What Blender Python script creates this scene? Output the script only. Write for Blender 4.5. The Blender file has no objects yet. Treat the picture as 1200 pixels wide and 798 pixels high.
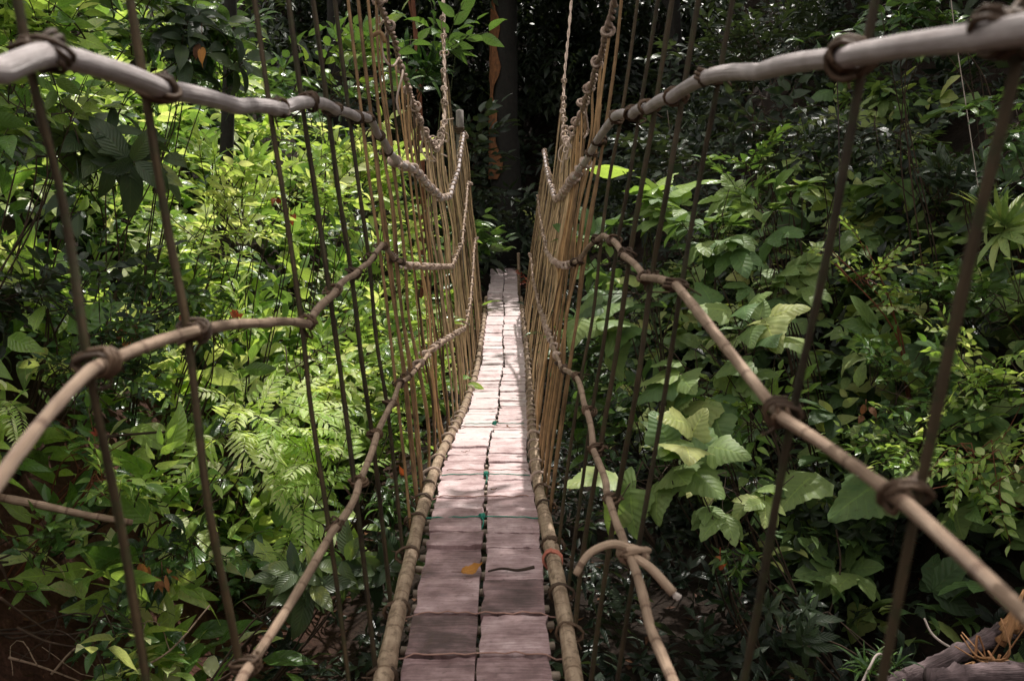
import bpy, math, random
import numpy as np
from mathutils import Vector, Matrix
R = math.radians
PI = math.pi
random.seed(5)
C = bpy.context.scene.collection
sc = bpy.context.scene

# ------------------------------------------------------------------ camera maths
F_PX, CXP, CYP, HOR, VPX = 1100.0, 600.0, 399.0, 230.0, 588.0
CAM_Z = 3.2
PITCH = math.atan((CYP - HOR) / F_PX)
YAW = math.atan((CXP - VPX) / F_PX * math.cos(PITCH))


def at(px, py, Y):
    """photo pixel and distance along the bridge -> place in the world"""
    a, b = (px - CXP) / F_PX, -(py - CYP) / F_PX
    d = np.array([a, math.cos(PITCH) + b * math.sin(PITCH), -math.sin(PITCH) + b * math.cos(PITCH)])
    s, c = math.sin(YAW), math.cos(YAW)
    d = np.array([d[0] * c + d[1] * s, -d[0] * s + d[1] * c, d[2]])
    d = d / d[1] * Y
    d[2] += CAM_Z
    return d


# sun: high, over the right bank
SUN_EL, SUN_AZ = R(62), R(20)            # azimuth clockwise from +Y
SUN = np.array([math.sin(SUN_AZ) * math.cos(SUN_EL), math.cos(SUN_AZ) * math.cos(SUN_EL), math.sin(SUN_EL)])


# ------------------------------------------------------------------ tags
def tag(o, label=None, cat=None, group=None, kind=None):
    if label: o['label'] = label
    if cat: o['category'] = cat
    if group: o['group'] = group
    if kind: o['kind'] = kind
    return o


def empty(name, loc, label, cat, group=None):
    o = bpy.data.objects.new(name, None)
    C.objects.link(o)
    o.location = [float(v) for v in loc]
    o.empty_display_size = .1
    return tag(o, label, cat, group)


# ------------------------------------------------------------------ mesh accumulator
class MB:
    def __init__(s):
        s.v, s.f, s.uv, s.t, s.n = [], [], [], [], 0

    def add(s, V, F, UV=None, T=0.5):
        V = np.asarray(V, dtype=np.float64)
        n = len(V)
        s.v.append(V)
        s.f.append(np.asarray(F, dtype=np.int64) + s.n)
        s.uv.append(np.zeros((n, 2)) if UV is None else np.asarray(UV, dtype=np.float64))
        s.t.append(np.full(n, T) if np.isscalar(T) else np.asarray(T))
        s.n += n

    def build(s, name, mat, parent=None, origin=None, smooth=True):
        V = np.concatenate(s.v); Fq = np.concatenate(s.f)
        if origin is not None:
            V = V - np.asarray(origin)
        me = bpy.data.meshes.new(name)
        me.vertices.add(len(V)); me.vertices.foreach_set('co', V.astype(np.float32).ravel())
        nf = len(Fq)
        me.loops.add(nf * 4); me.loops.foreach_set('vertex_index', Fq.astype(np.int32).ravel())
        me.polygons.add(nf)
        me.polygons.foreach_set('loop_start', np.arange(0, nf * 4, 4, dtype=np.int32))
        me.polygons.foreach_set('loop_total', np.full(nf, 4, dtype=np.int32))
        me.polygons.foreach_set('use_smooth', np.full(nf, smooth, dtype=bool))
        me.update(calc_edges=True)
        a = me.attributes.new('luv', 'FLOAT_VECTOR', 'POINT')
        uv = np.concatenate(s.uv)
        a.data.foreach_set('vector', np.column_stack([uv, np.zeros(len(uv))]).astype(np.float32).ravel())
        a = me.attributes.new('tint', 'FLOAT', 'POINT')
        a.data.foreach_set('value', np.concatenate(s.t).astype(np.float32))
        me.materials.append(mat)
        o = bpy.data.objects.new(name, me)
        C.objects.link(o)
        if parent is not None:
            o.parent = parent
        elif origin is not None:
            o.location = [float(q) for q in origin]
        return o


def smooth_path(P, sub=6, tens=.5):
    P = np.asarray(P, float)
    if len(P) < 3: return P
    out = []
    n = len(P)
    for i in range(n - 1):
        p0, p1, p2, p3 = P[max(i - 1, 0)], P[i], P[i + 1], P[min(i + 2, n - 1)]
        l = np.linalg.norm(p2 - p1)
        d1 = p2 - p0; d2 = p3 - p1
        m1 = d1 / max(np.linalg.norm(d1), 1e-6) * l * 2 * tens
        m2 = d2 / max(np.linalg.norm(d2), 1e-6) * l * 2 * tens
        for k in range(sub):
            t = k / sub
            out.append((2*t**3-3*t**2+1)*p1 + (t**3-2*t**2+t)*m1 + (-2*t**3+3*t**2)*p2 + (t**3-t**2)*m2)
    out.append(P[-1])
    return np.array(out)


def tube(mb, P, r, sides=8, T=.5, cap=True, rough=0., rng=None, lump=None):
    P = np.asarray(P, float)
    n = len(P)
    r = np.full(n, r, float) if np.isscalar(r) else np.asarray(r, float)
    tg = np.gradient(P, axis=0)
    tg /= np.maximum(np.linalg.norm(tg, axis=1, keepdims=True), 1e-9)
    u = np.cross(tg[0], [0.03, .11, 1.0])
    if np.linalg.norm(u) < 1e-3: u = np.cross(tg[0], [1, 0, 0])
    u /= np.linalg.norm(u)
    L = np.concatenate([[0], np.cumsum(np.linalg.norm(np.diff(P, axis=0), axis=1))])
    ang = np.linspace(0, 2 * PI, sides, endpoint=False)
    V = np.zeros((n, sides, 3)); UV = np.zeros((n, sides, 2))
    for i in range(n):
        u = u - tg[i] * np.dot(u, tg[i]); u /= max(np.linalg.norm(u), 1e-9)
        w = np.cross(tg[i], u)
        rr = r[i]
        rad = rr * (1 + (rng.normal(0, rough, sides) if rough and rng is not None else 0))
        V[i] = P[i] + (np.cos(ang) * rad)[:, None] * u + (np.sin(ang) * rad)[:, None] * w
        UV[i, :, 0] = np.minimum(ang, 2*PI-ang) / PI; UV[i, :, 1] = L[i]
    idx = np.arange(n * sides).reshape(n, sides)
    Fq = np.stack([idx[:-1], np.roll(idx[:-1], -1, 1), np.roll(idx[1:], -1, 1), idx[1:]], -1).reshape(-1, 4)
    V = V.reshape(-1, 3); UV = UV.reshape(-1, 2)
    if cap:
        c0, c1 = len(V), len(V) + 1
        V = np.vstack([V, P[0] - tg[0] * r[0] * .25, P[-1] + tg[-1] * r[-1] * .25]); UV = np.vstack([UV, [.5, 0], [.5, L[-1]]])
        e = []
        for k in range(0, sides, 2):
            a, b, c = k, (k + 1) % sides, (k + 2) % sides
            e.append([c0, c, b, a]); q = (n - 1) * sides
            e.append([c1, q + a, q + b, q + c])
        Fq = np.vstack([Fq, e])
    mb.add(V, Fq, UV, T)


# ------------------------------------------------------------------ materials
def nodes(name):
    m = bpy.data.materials.new(name); m.use_nodes = True
    nt = m.node_tree; nt.nodes.clear()
    return m, nt


def N(nt, t, **kw):
    n = nt.nodes.new(t)
    for k, v in kw.items():
        if k.startswith('i_'):
            n.inputs[k[2:].replace('_', ' ')].default_value = v
        else:
            setattr(n, k, v)
    return n


def ramp(nt, fac, stops):
    n = nt.nodes.new('ShaderNodeValToRGB')
    e = n.color_ramp.elements
    while len(e) > 1: e.remove(e[-1])
    e[0].position = stops[0][0]; e[0].color = (*stops[0][1], 1)
    for p, c in stops[1:]:
        q = e.new(p); q.color = (*c, 1)
    nt.links.new(fac, n.inputs[0])
    return n


def mathn(nt, op, a, b=None, c=None):
    n = nt.nodes.new('ShaderNodeMath'); n.operation = op
    for i, v in enumerate((a, b, c)):
        if v is None: continue
        if isinstance(v, (int, float)): n.inputs[i].default_value = v
        else: nt.links.new(v, n.inputs[i])
    return n.outputs[0]


def mixc(nt, fac, a, b, mode='MIX'):
    n = nt.nodes.new('ShaderNodeMix'); n.data_type = 'RGBA'; n.blend_type = mode
    for sck, v in ((0, fac), (6, a), (7, b)):
        if isinstance(v, (int, float)): n.inputs[sck].default_value = v
        elif isinstance(v, tuple): n.inputs[sck].default_value = (*v, 1)
        else: nt.links.new(v, n.inputs[sck])
    return n.outputs[2]


def attr(nt, name):
    return N(nt, 'ShaderNodeAttribute', attribute_name=name)


def leaf_mat(name, stops, veins=9, rough=.38, trans=.35, holes=0., spec=.5, vein_bright=1.35, brown=.35, tcol=(1.35, 1.5, .65)):
    m, nt = nodes(name); lk = nt.links.new
    t = attr(nt, 'tint'); uv = attr(nt, 'luv')
    sep = N(nt, 'ShaderNodeSeparateXYZ'); lk(uv.outputs['Vector'], sep.inputs[0])
    geo = N(nt, 'ShaderNodeNewGeometry')
    noi = N(nt, 'ShaderNodeTexNoise'); noi.inputs['Scale'].default_value = 9; noi.inputs['Detail'].default_value = 3
    lk(geo.outputs['Position'], noi.inputs['Vector'])
    jit = mathn(nt, 'MULTIPLY_ADD', noi.outputs['Fac'], .36, -.18)
    f = mathn(nt, 'ADD', t.outputs['Fac'], jit)
    col = ramp(nt, f, stops).outputs[0]
    # midrib and side veins
    au = mathn(nt, 'ABSOLUTE', mathn(nt, 'SUBTRACT', sep.outputs[0], .5))
    rib = mathn(nt, 'LESS_THAN', au, .022)
    ph = mathn(nt, 'SUBTRACT', mathn(nt, 'MULTIPLY', sep.outputs[1], float(veins)), mathn(nt, 'MULTIPLY', au, veins * .45))
    vein = mathn(nt, 'PINGPONG', ph, .5)
    vline = mathn(nt, 'LESS_THAN', vein, .055)
    mask = mathn(nt, 'MAXIMUM', rib, mathn(nt, 'MULTIPLY', vline, .45))
    lightc = mixc(nt, 1.0, col, (vein_bright, vein_bright, vein_bright * .85), 'MULTIPLY')
    col = mixc(nt, mask, col, lightc)
    # blemishes
    n2 = N(nt, 'ShaderNodeTexNoise'); n2.inputs['Scale'].default_value = 38; n2.inputs['Detail'].default_value = 3
    lk(geo.outputs['Position'], n2.inputs['Vector'])
    sp = ramp(nt, n2.outputs['Fac'], [(.60, (0, 0, 0)), (.70, (1, 1, 1))])
    col = mixc(nt, mathn(nt, 'MULTIPLY', sp.outputs[0], brown), col, (.09, .06, .025))
    # pale underside
    col = mixc(nt, mathn(nt, 'MULTIPLY', geo.outputs['Backfacing'], .35), col, (.13, .16, .09))
    bmp = N(nt, 'ShaderNodeBump'); bmp.inputs['Strength'].default_value = .4; bmp.inputs['Distance'].default_value = .012
    hh = mathn(nt, 'ADD', vein, mathn(nt, 'MULTIPLY', noi.outputs['Fac'], .5))
    lk(hh, bmp.inputs['Height'])
    p = N(nt, 'ShaderNodeBsdfPrincipled')
    lk(col, p.inputs['Base Color']); lk(bmp.outputs[0], p.inputs['Normal'])
    rr = mathn(nt, 'MULTIPLY_ADD', n2.outputs['Fac'], .4, rough - .2); lk(rr, p.inputs['Roughness'])
    p.inputs['Specular IOR Level'].default_value = spec
    tr = N(nt, 'ShaderNodeBsdfTranslucent')
    lk(mixc(nt, 1.0, col, tcol, 'MULTIPLY'), tr.inputs['Color'])
    mx = N(nt, 'ShaderNodeMixShader'); mx.inputs[0].default_value = trans
    lk(p.outputs[0], mx.inputs[1]); lk(tr.outputs[0], mx.inputs[2])
    outsh = mx.outputs[0]
    if holes:
        n3 = N(nt, 'ShaderNodeTexVoronoi'); n3.inputs['Scale'].default_value = 42
        lk(geo.outputs['Position'], n3.inputs['Vector'])
        n4 = N(nt, 'ShaderNodeTexNoise'); n4.inputs['Scale'].default_value = 7; lk(geo.outputs['Position'], n4.inputs['Vector'])
        lim = mathn(nt, 'MULTIPLY', mathn(nt, 'SUBTRACT', n4.outputs['Fac'], .44), holes * 2)
        hole = mathn(nt, 'LESS_THAN', n3.outputs['Distance'], lim)
        tp = N(nt, 'ShaderNodeBsdfTransparent')
        m2 = N(nt, 'ShaderNodeMixShader'); lk(hole, m2.inputs[0]); lk(outsh, m2.inputs[1]); lk(tp.outputs[0], m2.inputs[2])
        outsh = m2.outputs[0]
    out = N(nt, 'ShaderNodeOutputMaterial'); lk(outsh, out.inputs[0])
    return m


def wood_mat(name, dark, light, rough=.7, scale=(60, 60, 4), node_every=0., spots=None, spec=.35, use_uv=True, bump=.4):
    """cane, rope, bamboo, bark: streaks along the length, rings, blotches"""
    m, nt = nodes(name); lk = nt.links.new
    uv = attr(nt, 'luv'); t = attr(nt, 'tint')
    geo = N(nt, 'ShaderNodeNewGeometry')
    mp = N(nt, 'ShaderNodeMapping'); mp.inputs['Scale'].default_value = (scale[0] * .12, scale[2], 1)
    lk(uv.outputs['Vector'], mp.inputs[0])
    n1 = N(nt, 'ShaderNodeTexNoise'); n1.inputs['Scale'].default_value = 1.0; n1.inputs['Detail'].default_value = 5; n1.inputs['Roughness'].default_value = .65
    lk(mp.outputs[0], n1.inputs['Vector'])
    n2 = N(nt, 'ShaderNodeTexNoise'); n2.inputs['Scale'].default_value = 14; n2.inputs['Detail'].default_value = 5
    lk(geo.outputs['Position'], n2.inputs['Vector'])
    f = mathn(nt, 'ADD', mathn(nt, 'MULTIPLY', n1.outputs['Fac'], .6), mathn(nt, 'MULTIPLY', n2.outputs['Fac'], .5))
    f = mathn(nt, 'ADD', f, mathn(nt, 'MULTIPLY_ADD', t.outputs['Fac'], .6, -.35))
    mid = tuple((a + b) / 2 * .9 for a, b in zip(dark, light))
    col = ramp(nt, f, [(.25, dark), (.5, mid), (.78, light)]).outputs[0]
    h = n1.outputs['Fac']
    if node_every:
        sep = N(nt, 'ShaderNodeSeparateXYZ'); lk(uv.outputs['Vector'], sep.inputs[0])
        w = mathn(nt, 'ADD', sep.outputs[1], mathn(nt, 'MULTIPLY', n2.outputs['Fac'], .01))
        pp = mathn(nt, 'PINGPONG', w, node_every / 2)
        ln = mathn(nt, 'LESS_THAN', pp, .006)
        col = mixc(nt, mathn(nt, 'MULTIPLY', ln, .75), col, dark)
        h = mathn(nt, 'ADD', h, mathn(nt, 'MULTIPLY', ln, 1.0))
    if spots:
        n3 = N(nt, 'ShaderNodeTexNoise'); n3.inputs['Scale'].default_value = 26; n3.inputs['Detail'].default_value = 4; n3.inputs['Roughness'].default_value = .7
        lk(geo.outputs['Position'], n3.inputs['Vector'])
        s = ramp(nt, n3.outputs['Fac'], [(.5, (0, 0, 0)), (.6, (1, 1, 1))])
        col = mixc(nt, mathn(nt, 'MULTIPLY', s.outputs[0], .75), col, spots)
    b = N(nt, 'ShaderNodeBump'); b.inputs['Strength'].default_value = bump; b.inputs['Distance'].default_value = .01
    lk(h, b.inputs['Height'])
    p = N(nt, 'ShaderNodeBsdfPrincipled'); lk(col, p.inputs['Base Color']); lk(b.outputs[0], p.inputs['Normal'])
    p.inputs['Roughness'].default_value = rough; p.inputs['Specular IOR Level'].default_value = spec
    out = N(nt, 'ShaderNodeOutputMaterial'); lk(p.outputs[0], out.inputs[0])
    return m


def plank_mat():
    m, nt = nodes('weathered_plank'); lk = nt.links.new
    uv = attr(nt, 'luv'); t = attr(nt, 'tint'); geo = N(nt, 'ShaderNodeNewGeometry')
    mp = N(nt, 'ShaderNodeMapping'); mp.inputs['Scale'].default_value = (5, 70, 1); lk(uv.outputs['Vector'], mp.inputs[0])
    n1 = N(nt, 'ShaderNodeTexNoise'); n1.inputs['Scale'].default_value = 1; n1.inputs['Detail'].default_value = 6; n1.inputs['Roughness'].default_value = .7
    lk(mp.outputs[0], n1.inputs['Vector'])
    n2 = N(nt, 'ShaderNodeTexNoise'); n2.inputs['Scale'].default_value = 7; n2.inputs['Detail'].default_value = 6; n2.inputs['Roughness'].default_value = .65
    lk(geo.outputs['Position'], n2.inputs['Vector'])
    n3 = N(nt, 'ShaderNodeTexNoise'); n3.inputs['Scale'].default_value = 60; n3.inputs['Detail'].default_value = 3
    lk(geo.outputs['Position'], n3.inputs['Vector'])
    f = mathn(nt, 'ADD', mathn(nt, 'MULTIPLY', n1.outputs['Fac'], .75), mathn(nt, 'MULTIPLY', n2.outputs['Fac'], .85))
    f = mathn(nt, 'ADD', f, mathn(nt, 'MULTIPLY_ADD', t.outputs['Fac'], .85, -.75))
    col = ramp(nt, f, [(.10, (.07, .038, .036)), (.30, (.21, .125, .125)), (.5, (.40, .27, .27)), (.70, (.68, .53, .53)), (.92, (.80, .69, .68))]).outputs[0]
    spk = ramp(nt, n3.outputs['Fac'], [(.63, (0, 0, 0)), (.70, (1, 1, 1))]).outputs[0]
    col = mixc(nt, mathn(nt, 'MULTIPLY', spk, .5), col, (.09, .06, .05))
    b = N(nt, 'ShaderNodeBump'); b.inputs['Strength'].default_value = .5; b.inputs['Distance'].default_value = .006
    lk(mathn(nt, 'ADD', n1.outputs['Fac'], mathn(nt, 'MULTIPLY', n3.outputs['Fac'], .4)), b.inputs['Height'])
    p = N(nt, 'ShaderNodeBsdfPrincipled'); lk(col, p.inputs['Base Color']); lk(b.outputs[0], p.inputs['Normal'])
    p.inputs['Roughness'].default_value = .45; p.inputs['Specular IOR Level'].default_value = .6
    out = N(nt, 'ShaderNodeOutputMaterial'); lk(p.outputs[0], out.inputs[0])
    return m


def soil_mat():
    m, nt = nodes('forest_soil'); lk = nt.links.new
    geo = N(nt, 'ShaderNodeNewGeometry')
    n1 = N(nt, 'ShaderNodeTexNoise'); n1.inputs['Scale'].default_value = 1.3; n1.inputs['Detail'].default_value = 8; n1.inputs['Roughness'].default_value = .7
    n2 = N(nt, 'ShaderNodeTexNoise'); n2.inputs['Scale'].default_value = 22; n2.inputs['Detail'].default_value = 6; n2.inputs['Roughness'].default_value = .7
    n3 = N(nt, 'ShaderNodeTexVoronoi'); n3.inputs['Scale'].default_value = 17
    for n in (n1, n2, n3): lk(geo.outputs['Position'], n.inputs['Vector'])
    f = mathn(nt, 'ADD', mathn(nt, 'MULTIPLY', n1.outputs['Fac'], .45), mathn(nt, 'MULTIPLY', n2.outputs['Fac'], .55))
    col = ramp(nt, f, [(.3, (.02, .011, .008)), (.5, (.085, .038, .026)), (.66, (.16, .078, .052)), (.8, (.24, .14, .095))]).outputs[0]
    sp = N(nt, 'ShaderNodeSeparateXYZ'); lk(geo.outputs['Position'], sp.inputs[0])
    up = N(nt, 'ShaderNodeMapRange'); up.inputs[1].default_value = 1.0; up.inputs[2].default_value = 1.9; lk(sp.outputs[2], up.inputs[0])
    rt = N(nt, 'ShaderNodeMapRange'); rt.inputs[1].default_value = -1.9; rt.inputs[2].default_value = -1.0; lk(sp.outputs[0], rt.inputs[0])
    col = mixc(nt, mathn(nt, 'MULTIPLY', mathn(nt, 'MAXIMUM', up.outputs[0], rt.outputs[0]), .85), col, (.012, .011, .008))  # soil upslope and to the right darkened: deep shade put into the colour
    b = N(nt, 'ShaderNodeBump'); b.inputs['Strength'].default_value = .9; b.inputs['Distance'].default_value = .05
    lk(mathn(nt, 'ADD', n2.outputs['Fac'], mathn(nt, 'MULTIPLY', n3.outputs['Distance'], .5)), b.inputs['Height'])
    p = N(nt, 'ShaderNodeBsdfPrincipled'); lk(col, p.inputs['Base Color']); lk(b.outputs[0], p.inputs['Normal'])
    p.inputs['Roughness'].default_value = .9; p.inputs['Specular IOR Level'].default_value = .2
    out = N(nt, 'ShaderNodeOutputMaterial'); lk(p.outputs[0], out.inputs[0])
    return m


G_DARK = [(.0, (.005, .009, .006)), (.5, (.014, .026, .015)), (1., (.045, .07, .034))]  # leaves in deep shade: the darkness is put into the colour
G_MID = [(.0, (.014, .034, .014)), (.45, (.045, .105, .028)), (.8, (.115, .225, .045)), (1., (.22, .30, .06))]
G_LIT = [(.0, (.028, .07, .022)), (.33, (.15, .29, .06)), (.65, (.42, .58, .15)), (1., (.80, .84, .52))]  # leaves in sun: brightness and whitish highlights put into the colour
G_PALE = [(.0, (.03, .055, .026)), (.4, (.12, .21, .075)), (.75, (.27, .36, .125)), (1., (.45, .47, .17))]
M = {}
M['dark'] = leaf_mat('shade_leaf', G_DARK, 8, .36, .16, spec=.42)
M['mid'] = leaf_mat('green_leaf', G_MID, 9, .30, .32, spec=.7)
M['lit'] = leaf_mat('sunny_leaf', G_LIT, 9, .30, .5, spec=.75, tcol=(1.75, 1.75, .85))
M['pale'] = leaf_mat('broad_pale_leaf', G_PALE, 7, .5, .34, holes=.22, spec=.35, vein_bright=1.3)
M['ribbed'] = leaf_mat('ribbed_leaf', [(0, (.016, .03, .018)), (.5, (.045, .075, .035)), (.8, (.10, .14, .05)), (.9, (.30, .33, .06)), (1, (.42, .38, .06))], 13, .4, .34)
M['fern'] = leaf_mat('frond_leaf', G_LIT, 5, .42, .5, tcol=(1.75, 1.9, .8))
M['dead'] = leaf_mat('dead_leaf', [(0, (.06, .028, .018)), (.5, (.16, .075, .04)), (.8, (.34, .15, .05)), (1, (.5, .24, .05))], 8, .7, .2, spec=.2, tcol=(1.3, 1, .6))
M['red'] = leaf_mat('red_bract', [(0, (.16, .03, .018)), (.5, (.30, .06, .03)), (1, (.42, .15, .06))], 6, .5, .3, spec=.3, tcol=(1.3, .8, .5))
M['twig'] = wood_mat('twig_bark', (.022, .015, .010), (.10, .062, .04), .8)
M['gtwig'] = wood_mat('green_twig', (.03, .04, .015), (.12, .13, .05), .7)
M['redtwig'] = wood_mat('red_twig', (.10, .03, .015), (.28, .10, .05), .6)
M['bark'] = wood_mat('dark_bark', (.006, .005, .005), (.034, .026, .022), .85, scale=(60, 60, 3), spots=(.020, .024, .018), bump=.9)
M['orange_bark'] = wood_mat('orange_bark', (.02, .012, .008), (.30, .12, .045), .8, scale=(40, 40, 5), bump=.9)
M['rail'] = wood_mat('grey_cane', (.30, .24, .235), (.84, .76, .75), .5, scale=(110, 110, 3.5), spec=.45, bump=.9)
M['cane'] = wood_mat('brown_cane', (.15, .085, .055), (.62, .45, .32), .55, scale=(100, 100, 5), node_every=.16, spec=.4, bump=.7)
M['hang'] = wood_mat('shaded_hanger_vine', (.012, .009, .006), (.14, .095, .048), .6, scale=(90, 90, 5), spots=(.055, .055, .022), bump=.9, spec=.35)  # same vine in several tones: near shade and far sunlight put into the colour
M['hang_far'] = wood_mat('sunlit_hanger_vine', (.08, .046, .024), (.78, .55, .33), .6, scale=(40, 40, 6), spec=.35)
M['hang_mid'] = wood_mat('half_lit_hanger_vine', (.05, .028, .014), (.56, .34, .16), .6, scale=(40, 40, 6), spec=.35)
M['rope'] = wood_mat('pale_rope', (.26, .17, .12), (.74, .58, .48), .75, scale=(90, 90, 40), spec=.25, bump=.8)
M['lash'] = wood_mat('lashing_vine', (.03, .018, .011), (.16, .095, .055), .6, scale=(60, 60, 20), spec=.35)
M['bamboo'] = wood_mat('mossy_bamboo', (.15, .085, .05), (.58, .44, .31), .6, scale=(60, 60, 5), node_every=.3, spots=(.13, .085, .05), bump=.8, spec=.4)
M['bend'] = wood_mat('pale_bamboo_end', (.30, .2, .13), (.66, .55, .45), .6, scale=(40, 40, 6))
M['plank'] = plank_mat()
M['cord'] = wood_mat('pink_twine', (.25, .12, .09), (.55, .34, .28), .8, scale=(60, 60, 60))
M['gcord'] = wood_mat('green_twine', (.01, .16, .11), (.05, .36, .26), .6, scale=(60, 60, 60))
M['post'] = wood_mat('grey_post', (.10, .085, .075), (.38, .34, .31), .8, scale=(40, 40, 3), bump=.8)
M['log'] = wood_mat('dead_log', (.02, .014, .014), (.30, .215, .22), .85, scale=(120, 120, 4), bump=1.6)
M['split'] = wood_mat('split_wood', (.22, .09, .035), (.62, .34, .16), .75, scale=(90, 90, 5), bump=.8)
M['stick'] = wood_mat('bleached_stick', (.35, .26, .22), (.75, .66, .6), .7)
M['rock'] = wood_mat('grey_rock', (.04, .038, .033), (.20, .19, .165), .9, scale=(20, 20, 5), spots=(.035, .045, .02), bump=1.0)
M['soil'] = soil_mat()

# ------------------------------------------------------------------ terrain
TLy = [-40, -10, 3, 6, 10, 14, 17, 20, 40]; TLx = [4, 3.2, 2.7, 2.35, 1.95, 1.45, 1.0, .8, .8]
TRy = [-40, -10, 3, 6, 10, 14, 17, 20, 40]; TRx = [5, 4.4, 3.7, 2.7, 2.2, 1.6, 1.1, .9, .9]
FLy = [-60, -6, -1.0, 1.2, 3, 13, 17.0, 18.2, 25, 35, 60, 300]; FLz = [6, 2.6, 1.35, .3, 0, 0, .95, 1.1, 1.35, 13, 16, 18]


def sn(x, y, k=1.0):
    return (np.sin(x * 1.3 * k + 1.7 * np.sin(y * .9 * k)) + np.sin(y * 1.7 * k + 2.1 * np.sin(x * .7 * k + 1)) + .6 * np.sin(x * 3.1 * k + y * 2.3 * k)) / 2.6


def terr(x, y):
    x = np.asarray(x, float); y = np.asarray(y, float)
    fl = np.interp(y, FLy, FLz)
    d = np.maximum(-x - np.interp(y, TLy, TLx), x - np.interp(y, TRy, TRx))
    d = np.maximum(d + .12 * sn(x * .8, y * .8), 0)
    b = np.where(d < 5.5, 1.15 * d, 6.3 + .32 * (d - 5.5))
    b = np.minimum(b, 15)
    b = b * (1 - .45 * np.clip((y - 17) / 8, 0, 1) * np.clip(1 - (y - 26) / 20, 0, 1))
    h = fl + b
    h = np.minimum(h, 20 + 1.5 * sn(x * .05, y * .05))
    return h + .10 * sn(x, y) * np.clip(d + .6, 0, 1) + .04 * sn(x, y, 3)


def build_terrain():
    def axis(lo, hi, flo, fhi, fine):
        a = list(np.arange(flo, fhi, fine))
        s, p = fine, fhi
        while p < hi: a.append(p); s *= 1.25; p += s
        a.append(hi)
        s, p = fine, flo
        while p > lo: s *= 1.25; p -= s; a.insert(0, max(p, lo))
        return np.unique(np.array(a))
    xs = axis(-260, 260, -9, 11, .2); ys = axis(-200, 320, -2, 28, .22)
    X, Y = np.meshgrid(xs, ys); Z = terr(X, Y)
    V = np.column_stack([X.ravel(), Y.ravel(), Z.ravel()])
    idx = np.arange(len(V)).reshape(X.shape)
    Fq = np.stack([idx[:-1, :-1], idx[:-1, 1:], idx[1:, 1:], idx[1:, :-1]], -1).reshape(-1, 4)
    mb = MB(); mb.add(V, Fq, V[:, :2])
    return mb.build('ground', M['soil'])


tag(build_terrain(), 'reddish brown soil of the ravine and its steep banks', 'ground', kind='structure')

# ------------------------------------------------------------------ leaves
PROF = {
    'ovate': lambda t: np.sin(PI * t ** .75) ** .9 * (1 - .25 * t),
    'ellip': lambda t: np.sin(PI * t) ** .75,
    'lance': lambda t: np.sin(PI * t ** .8) ** .85,
    'drip':  lambda t: np.where(t < .8, np.sin(PI * np.minimum(t / .86, 1) ** .85) ** .8, np.sin(PI * np.minimum(t / .86, 1) ** .85) ** .8 * .8 + .05 * (1 - t)),
    'heart': lambda t: (np.clip(t / .12, 0, 1) ** .5) * np.clip(1 - t, 0, 1) ** .62 * (1 + .35 * np.exp(-((t - .22) / .2) ** 2)),
    'strap': lambda t: np.clip(t * 9, 0, 1) * np.clip((1 - t) * 3.2, 0, 1) ** .7,
}


def leaf(L, W, prof='ovate', n=5, fold=.25, curve=.5, wave=0., teeth=0., rng=None, wide=1, back=.0):
    """leaf blade along +X, top side +Z; returns V, F, UV"""
    t = np.linspace(0, 1, n + 1)
    w = np.maximum(PROF[prof](t) * W * .5, .0006)
    if teeth:
        w = w * (1 + teeth * ((np.arange(n + 1) % 2) - .5) + teeth * .6 * rng.normal(0, 1, n + 1) * (t < .95))
        w = np.maximum(w, .0006)
    a = curve * t * t
    s = np.concatenate([[0], np.cumsum(np.cos(a[1:] + 0) * L / n)])
    z = np.concatenate([[0], np.cumsum(-np.sin(a[1:]) * L / n)])
    cols = [-1, 0, 1] if wide == 1 else [-1, -.5, 0, .5, 1]
    V, UV = [], []
    for c in cols:
        side = abs(c)
        zz = z + side * w * math.tan(fold) - (side ** 2) * w * .25 * (wide > 1)
        if wave:
            zz = zz + side * wave * L * np.sin(t * 11 + (3 if c > 0 else 0) + rng.uniform(0, 6))
        xb = s - (back * W * side * np.clip(1 - t / .25, 0, 1))
        V.append(np.column_stack([xb, c * w, zz])); UV.append(np.column_stack([np.full(n + 1, .5 + c * .5), t]))
    k = len(cols)
    V = np.stack(V, 1).reshape(-1, 3); UV = np.stack(UV, 1).reshape(-1, 2)
    idx = np.arange((n + 1) * k).reshape(n + 1, k)
    Fq = np.stack([idx[:-1, :-1], idx[1:, :-1], idx[1:, 1:], idx[:-1, 1:]], -1).reshape(-1, 4)
    return V, Fq, UV


def frame(d, up):
    d = np.asarray(d, float); d = d / max(np.linalg.norm(d), 1e-9)
    up = np.asarray(up, float)
    y = np.cross(up, d)
    if np.linalg.norm(y) < 1e-4: y = np.cross([.3, .9, .1], d)
    y /= np.linalg.norm(y)
    return np.stack([d, y, np.cross(d, y)], 1)      # columns: x,y,z


class Tmpl:
    """one spray: leaves on a twig (twig kept apart so it can take its own material)"""
    def __init__(s):
        s.L, s.TW = MB(), MB()

    def leaf_at(s, p, d, up, lf, t):
        V, Fq, UV = lf
        s.L.add(V @ frame(d, up).T + np.asarray(p), Fq, UV, t)

    def done(s):
        s.V = np.concatenate(s.L.v); s.F = np.concatenate(s.L.f); s.UV = np.concatenate(s.L.uv); s.T = np.concatenate(s.L.t)
        if s.TW.v:
            s.tV = np.concatenate(s.TW.v); s.tF = np.concatenate(s.TW.f); s.tUV = np.concatenate(s.TW.uv)
        else:
            s.tV = None
        return s


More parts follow.
